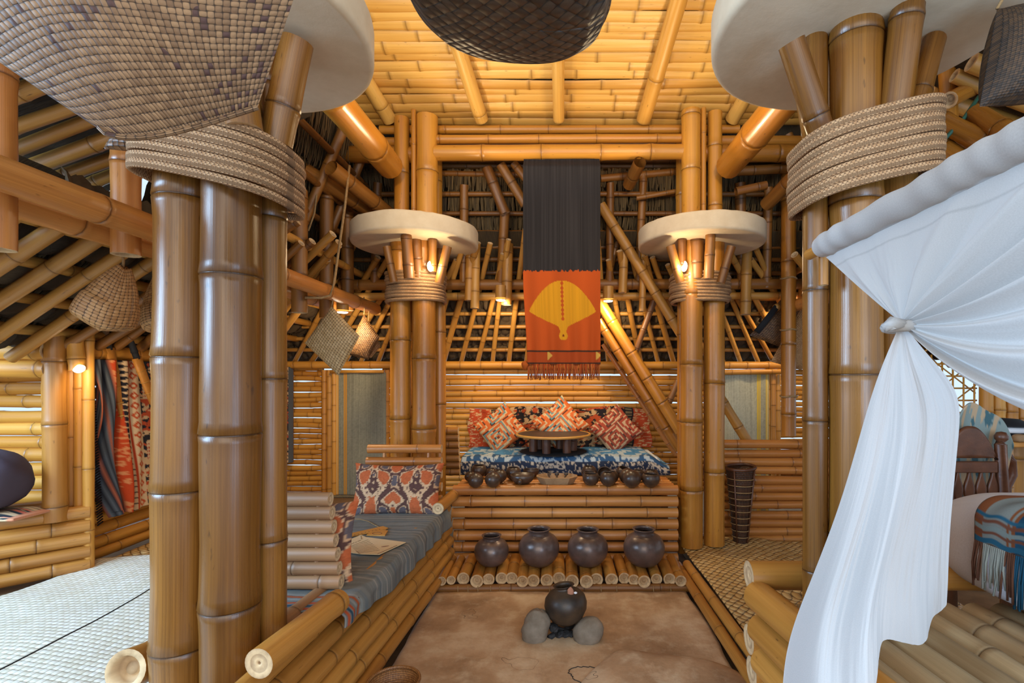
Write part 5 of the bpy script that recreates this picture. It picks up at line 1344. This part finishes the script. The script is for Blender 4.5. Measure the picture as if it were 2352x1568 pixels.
# ------------------------------------------------------------------ canopy bed
bd = thing('log_bed', 'raised bed base of very thick bamboo logs under the white canopy curtain', 'bed', (1.3, 1.3, 0))
for k in range(5):
    z = .06 + k * .115
    build('log', C1((.745 - .012 * k, 1.76, z), (.83, .7, z), .052, gap=.5, seg=22, solid_end=True), M_bench, bd)
    if k != 3: build('cross_log', C1((.68 + .01 * (k % 2), 1.80, z + .055), (1.9, 1.79, z + .055), .050, gap=.5, seg=22, solid_end=True), M_bench, bd)
x = .80; k = 0
for x in (.86, .955, 1.05, 1.145, 1.24, 1.335, 1.43, 1.525, 1.62):
    build('deck_log', C1((x - .03, 1.70, .475), (x + .05, .55, .475), .046 * rng.uniform(.95, 1.05), gap=.6, seg=22, bend=.006), M_bed, bd); k += 1
# mattress (rounded), with creases
def mat_shape(U, V):
    a = U * 2 * math.pi; ph = (V - .5) * math.pi
    sp = lambda q, e: np.sign(q) * np.abs(q) ** e
    cx, cy, cz = 2.06, 1.42, .70
    x = sp(np.cos(ph), .45) * sp(np.cos(a), .3) * .70; y = sp(np.cos(ph), .45) * sp(np.sin(a), .3) * .56; z = sp(np.sin(ph), .62) * .18
    w = .010 * (fbm(x * 7 + y * 3, z * 9 + y * 5, 3) - .5) * 2
    return cx + x * (1 + w) + .03 * (1.42 - (cy + y)) * 0, cy + y * (1 + w), cz + z + w * .8
mm = build('mattress', grid(Buf(), mat_shape, 160, 60, lambda U, V: np.zeros(U.shape + (3,)) + np.array(srgb('#d9d9de')), 3, 1), M_cloth); tag(mm, 'thick white mattress on the log bed', 'mattress')
def throw_c(U, V):
    # U across the throw, V from the hem up
    c = np.zeros(U.shape + (3,)) + np.array(srgb('#1f5068')); c = c * (.75 + .5 * vnoise(U * 30, V * 90, 2))[..., None]
    side = U > .72
    c = pick(U > .62, np.array(srgb('#8b8d84')), c)
    for q, w in ((.62, .02), (.67, .012), (.97, .03), (.93, .012)): c = pick(np.abs(U - q) < w, np.array(srgb('#8a4f2b')), c)
    c = pick((np.abs(U - .80) < .05) & (np.abs(V - .45) + np.abs(U - .80) < .08), np.array(srgb('#2d5468')), c)
    for q, w, h in ((.02, .02, '#2a6178'), (.06, .012, '#7d4a35'), (.085, .018, '#8b948c'), (.12, .01, '#7d4a35'), (.14, .014, '#2a6178')): c = pick(np.abs(V - q) < w * .7, np.array(srgb(h)), c)
    return c * .72
def throw_f(U, V):
    # drapes over the mattress edge that faces the hearth
    y = 1.25 + .36 * U; s = V * 1.0
    t = np.clip((s - .10) / .16, 0, 1)
    x = 1.338 + .16 * t * t * .6 + np.clip(s - .26, 0, 9); z = .765 + np.clip(s, 0, .10) * .6 + .075 * np.sin(t * 1.57)
    return x, y, z + .004 * np.sin(U * 25 + V * 10)
tw = thing('bed_throw', 'teal and rust striped woven throw with long fringe on the mattress edge', 'throw', (1.34, 1.5, .6))
build('cloth', grid(Buf(), throw_f, 90, 140, throw_c, .34, 1), M_cloth, tw, solid=.008)
b = Buf()
for k in range(54):
    u = k / 53; y = 1.255 + .35 * u; col = srgb('#5e3b2a') if (u > .6 and u < .68) or u > .92 else (srgb('#8d8c80') if u > .68 else srgb('#1c4a60'))
    L = rng.uniform(.11, .145) + (.02 if u < .6 else 0); j = rng.uniform(-.012, .012)
    tube(b, [(1.334, y, .765), (1.329 + rng.uniform(-.006, .0), y + j * .5, .765 - L * .5), (1.328 + rng.uniform(-.01, .003), y + j, .765 - L)], .0032, 5, col=col)
build('fringe', b, M_cloth, tw)
# canopy rod, curtain
cu = thing('canopy_curtain', 'white muslin bed curtain gathered and tied in a knot beside the thick column', 'curtain', (.75, 1.1, .5))
RZ = 1.655
b = Buf(); wh = srgb('#dcdad8')
def sleeve(U, V):
    a = V * 2 * math.pi; y = 1.42 - 1.22 * U
    r = .034 + .0016 * np.sin(U * 46 + V * 6.283 * 1 + 2 * np.sin(U * 9)) + .0016 * np.sin(U * 90 - V * 6.283 + 3 * np.sin(U * 13))
    r = np.where(U < .012, .03, r)
    return .745 - .03 * U + r * np.cos(a), y, RZ + r * np.sin(a) + .0
build('sleeve', grid(Buf(), sleeve, 200, 24, lambda U, V: np.zeros(U.shape + (3,)) + np.array(wh), 1.2, .2), M_sheer, cu)
T = P(2072, 742, 1.05)
def upper(U, V):
    # U: 0 at the post end .. 1 far towards the camera; V: 0 at the rod .. 1 at the knot
    u1 = np.clip(U / .72, 0, 1); y0 = 1.40 - 1.18 * u1
    u2 = np.clip((U - .72) / .28, 0, 1)
    X0 = .745 - .03 * u1 - .0 * u2; Z0 = RZ - .035 - .26 * u2
    w = V ** 1.0
    x = X0 * (1 - w) + T[0] * w; y = y0 * (1 - w) + T[1] * w; z = Z0 * (1 - w) + T[2] * w
    sag = np.sin(w * math.pi) ** .9 * (.008 + .165 * smooth01((U - .34) / .66) ** 1.2)
    fold = (np.sin(U * 2 * math.pi * 9 + 5 * vnoise(U * 6, V * 0 + 1, 2) + 1.0 * np.sin(V * 3)) * .016 * (.4 + vnoise(U * 14, V * 0, 5)) * (.4 + 1.4 * U) + .007 * (fbm(U * 40, V * 1.2, 3) - .5) * 2) * np.sin(np.clip(w, 0, 1) * math.pi) ** .7
    return x - fold * .9, y + fold * .35 * (1 - U), z - sag + fold * .35
def up_c(U, V): return (np.zeros(U.shape + (3,)) + np.array(wh)) * np.where(np.abs(V - .135) < .004, .82, 1.0)[..., None]
build('upper_drape', grid(Buf(), upper, 300, 60, up_c, 1.6, .6), M_sheer, cu)
Lp = [(2062, 756, 1.04), (2012, 868, 1.06), (1972, 1010, 1.14), (1930, 1160, 1.22), (1868, 1320, 1.32), (1822, 1430, 1.38), (1798, 1530, 1.36), (1795, 1660, 1.32)]
Rp = [(2084, 756, 1.05), (2130, 815, 1.05), (2212, 900, 1.08), (2200, 1010, 1.12), (2190, 1120, 1.17), (2180, 1230, 1.22), (2178, 1320, 1.26), (2174, 1385, 1.30)]
Bp = [(1795, 1660, 1.32), (1870, 1690, 1.18), (1952, 1650, 1.20), (1976, 1520, 1.24), (1992, 1425, 1.30), (2050, 1440, 1.34), (2110, 1452, 1.34), (2122, 1405, 1.36), (2174, 1385, 1.30)]
Lw, Rw, Bw = [np.array([P(*q) for q in s]) for s in (Lp, Rp, Bp)]
def smooth_line(A, tv, n=161, w=9):
    t = np.linspace(0, 1, n); D = np.stack([np.interp(t, tv, A[:, k]) for k in range(3)], 1); e = D.copy()
    for _ in range(3):
        pad = np.concatenate([2 * D[:1] - D[w:0:-1], D, 2 * D[-1:] - D[-2:-w - 2:-1]]); D = np.stack([np.convolve(pad[:, k], np.ones(2 * w + 1) / (2 * w + 1), 'valid') for k in range(3)], 1)
    return D

Bu = np.array([0, .16, .36, .46, .56, .68, .80, .86, 1.0])
LS, RS = Lw, Rw
Lw = smooth_line(LS, np.linspace(0, 1, 8)); Rw = smooth_line(RS, np.linspace(0, 1, 8)); BS = smooth_line(Bw, Bu, 161, 4)
def lower(U, V):
    tv = np.linspace(0, 1, 161); out = []
    for k in range(3):
        l = np.interp(V, tv, Lw[:, k]); r = np.interp(V, tv, Rw[:, k]); bt = np.interp(U, tv, BS[:, k])
        base = (1 - U) * Lw[-1, k] + U * Rw[-1, k]
        out.append((1 - U) * l + U * r + (bt - base) * V ** 2.2)
    x, y, z = out
    amp = .016 * np.sin(np.clip(V * 1.3, 0, 1) * math.pi / 2) * np.sin(np.clip(U, 0, 1) * math.pi) ** .3
    f = np.sin(U * 2 * math.pi * 3.2 + 4 * vnoise(U * 3, V * .8, 7) + .8 * np.sin(V * 2.5)) * amp * (.4 + vnoise(U * 5, V * 1.5, 4)) + 1.6 * amp * (fbm(U * 16, V * 1.3, 9) - .5)
    bulge = .09 * np.sin(U * math.pi) * np.sin(np.clip(V, 0, 1) * math.pi / 2)
    return x + f * .25 - bulge * .2, y + f * .95 - bulge, z
build('lower_drape', grid(Buf(), lower, 220, 160, lambda U, V: np.zeros(U.shape + (3,)) + np.array(wh), 1.0, 1.2), M_sheer, cu)
tie = tube(Buf(), [T + Vector((.028 * math.cos(t), .028 * math.sin(t), -.008)) for t in np.linspace(0, 6.283, 20)[:-1]], .012, 8, closed=True, col=wh)
tube(tie, [T + Vector((-.01, -.025, -.004)), P(2048, 742, 1.02), P(2040, 752, 1.02), P(2043, 758, 1.02)], .012, 8, col=wh, rfun=lambda t: .7 + .6 * math.sin(t * 3))
build('tie_knot', tie, M_sheer, cu)
o = thing('canopy_rod', 'short bamboo rod end carrying the white curtain sleeve', 'rod', (.74, 1.45, 1.6))
build('rod', C1((.748, 1.50, RZ - .003), (.712, .2, RZ - .003), .016, gap=.4), M_bench, o)
build('bracket', C1((.735 + .04, 1.47, RZ - .10), (.735 + .04, 1.47, RZ - .012), .013, gap=.2), M_bench, o)

# ------------------------------------------------------------------ chair, desk and things on it
cx, cy = 1.93, 2.34
ch = thing('carved_chair', 'dark carved wooden chair with arched back behind the bed', 'chair', (cx, cy, 0))
zt = ZE - 85 * cy / F; x0, x1 = bx(2196, cy), bx(2298, cy)
for xx in (x0 - .05, x1):
    b = Buf(); tube(b, [(xx + .035, cy, 0), (xx + .02, cy, .5), (xx, cy, ZE - 150 * cy / F), (xx + .004, cy, ZE - 148 * cy / F)], .021, 10, flat=(.021, .021)); lathe(b, [(.012, 0), (.02, .006), (.012, .014), (.026, .03), (.028, .045), (.018, .062), (.001, .066)], (xx + .004, cy, ZE - 153 * cy / F), 16); build('back_post', b, M_dwood, ch)
def panel(U, V):
    x = x0 - .03 + (x1 - x0 + .01) * U; top = ZE - (108 + 60 * (2 * U - .86) ** 2) * cy / F; bot = ZE - 181 * cy / F
    return x, cy + 0 * U, bot + (top - bot) * V
build('top_panel', grid(Buf(), panel, 30, 10), M_dwood, ch, solid=.02)
b = Buf(); box(b, ((x0 + x1) / 2 - .02, cy, ZE - 202 * cy / F), (x1 - x0, .022, .052)); build('mid_rail', b, M_dwood, ch, smooth=False)
for k in range(4):
    xx = x0 + .005 + k * .055
    def sl(U, V): w = .013 + .010 * np.cos(V * 9 + 1); return xx + (U - .5) * 2 * w, cy + 0 * U, .62 + (ZE - 205 * cy / F - .62) * V
    build('back_slat', grid(Buf(), sl, 6, 24), M_dwood, ch, solid=.016)
b = Buf(); box(b, (cx - .02, cy - .20, .46), (.40, .42, .04)); build('seat', b, M_dwood, ch, smooth=False)
for xx in (x0 - .02, x1 - .01): tube(b := Buf(), [(xx, cy - .38, 0), (xx, cy - .38, .44)], .02, 10); build('leg', b, M_dwood, ch)
def drapef(U, V):
    x = bx(2196, cy + .06) + .27 * U; y = cy + .05 + .05 * np.sin(V * math.pi); z = 1.16 - .13 * (2 * U - .75) ** 2 - .55 * V + .02 * np.sin(U * 9)
    return x, y, z
def drape_c(U, V):
    c = pick(vnoise(U * 26, V * 3, 1) > .5, np.array(srgb('#c3a583')), np.array(srgb('#8d9a94'))); return pick(fbm(U * 9, V * 6, 3) > .6, np.array(srgb('#4d6c72')), c)
o = build('draped_cloth', grid(Buf(), drapef, 60, 50, drape_c), M_cloth, solid=.008); tag(o, 'pale striped cloth draped over the carved chair back', 'cloth')
dk = thing('writing_desk', 'bamboo desk by the wall past the carved chair', 'desk', (2.75, 2.85, 0))
dz = ZE - 142 * 2.75 / F
b = Buf(); box(b, (2.85, 2.95, dz - .015), (.95, .5, .03)); build('desktop', b, M_raw, dk, smooth=False)
for xx in (2.50, 3.2): build('leg', C1((xx, 2.8, 0), (xx, 2.8, dz - .03), .03), M_wall, dk)
build('leg', C1((2.58, 3.1, 0), (2.58, 3.1, dz - .03), .03), M_wall, dk)
b = Buf()
for k in range(4): culm(b, (2.62 + k * .11, 3.12, .1), (2.62 + k * .11, 3.12, dz - .05), .05)
build('back_panel', b, M_raft, dk)
pts = [P(2306, 1030, 2.6), P(2322, 1060, 2.6), P(2324, 1090, 2.6), P(2310, 1118, 2.6)]
o = build('bent_branch', tube(Buf(), [P(2300, 1030, 2.6)] + pts + [P(2312, 1200, 2.6), P(2312, 1436, 2.6)], .024, 12), M_dwood); tag(o, 'bent brown wooden branch standing beside the carved chair', 'branch')
Y = 2.78
def onz(px): return (px - CX) / F * Y
b = lathe(Buf(), [(.001, .035), (.07, .03), (.13, .0), (.135, -.006), (.08, -.01), (.001, -.01)], (onz(2322), Y + .05, dz + .085), 28); o = build('black_hat', b, M_black); tag(o, 'flat black hat stacked on the desk things', 'hat')
b = lathe(Buf(), [(.001, .03), (.11, .03), (.125, .015), (.12, 0), (.001, 0)], (onz(2322), Y + .05, dz + .045), 28); o = build('white_pad', b, M_white); tag(o, 'white round pad under the black hat', 'pad')
b = lathe(Buf(), [(.001, .044), (.10, .044), (.12, .02), (.11, 0), (.001, 0)], (onz(2326), Y + .06, dz + .001), 28); o = build('black_pouch', b, M_black); tag(o, 'black soft pouch at the bottom of the desk stack', 'pouch')
b = blob(Buf(), (onz(2308), Y - .09, dz + .022), (.032, .025, .022), pw=3, amp=.05); o = build('pale_box', b, M_wood); tag(o, 'small pale rounded box on the desk edge', 'box')
mg, t_, bs_ = nt('clear_glass'); bs_.inputs['Transmission Weight'].default_value = .9; bs_.inputs['Roughness'].default_value = .05; bs_.inputs['Base Color'].default_value = (.9, .8, .7, 1)
o = thing('glass_jar', 'glass jar of brown seeds at the edge of the desk', 'jar', (onz(2350), Y - .07, dz))
build('glass', lathe(Buf(), [(.001, 0), (.032, 0), (.036, .01), (.036, .06), (.03, .07), (.03, .078), (.027, .078), (.033, .06), (.033, .01), (.001, .006)], (onz(2350), Y - .07, dz + .001), 24), mg, o)
build('seeds', blob(Buf(), (onz(2350), Y - .07, dz + .03), (.028, .028, .02), pw=4, amp=.1), M_dwood, o)
build('lid', lathe(Buf(), [(.001, .09), (.03, .09), (.033, .08), (.001, .08)], (onz(2350), Y - .07, dz), 24), M_wood, o)
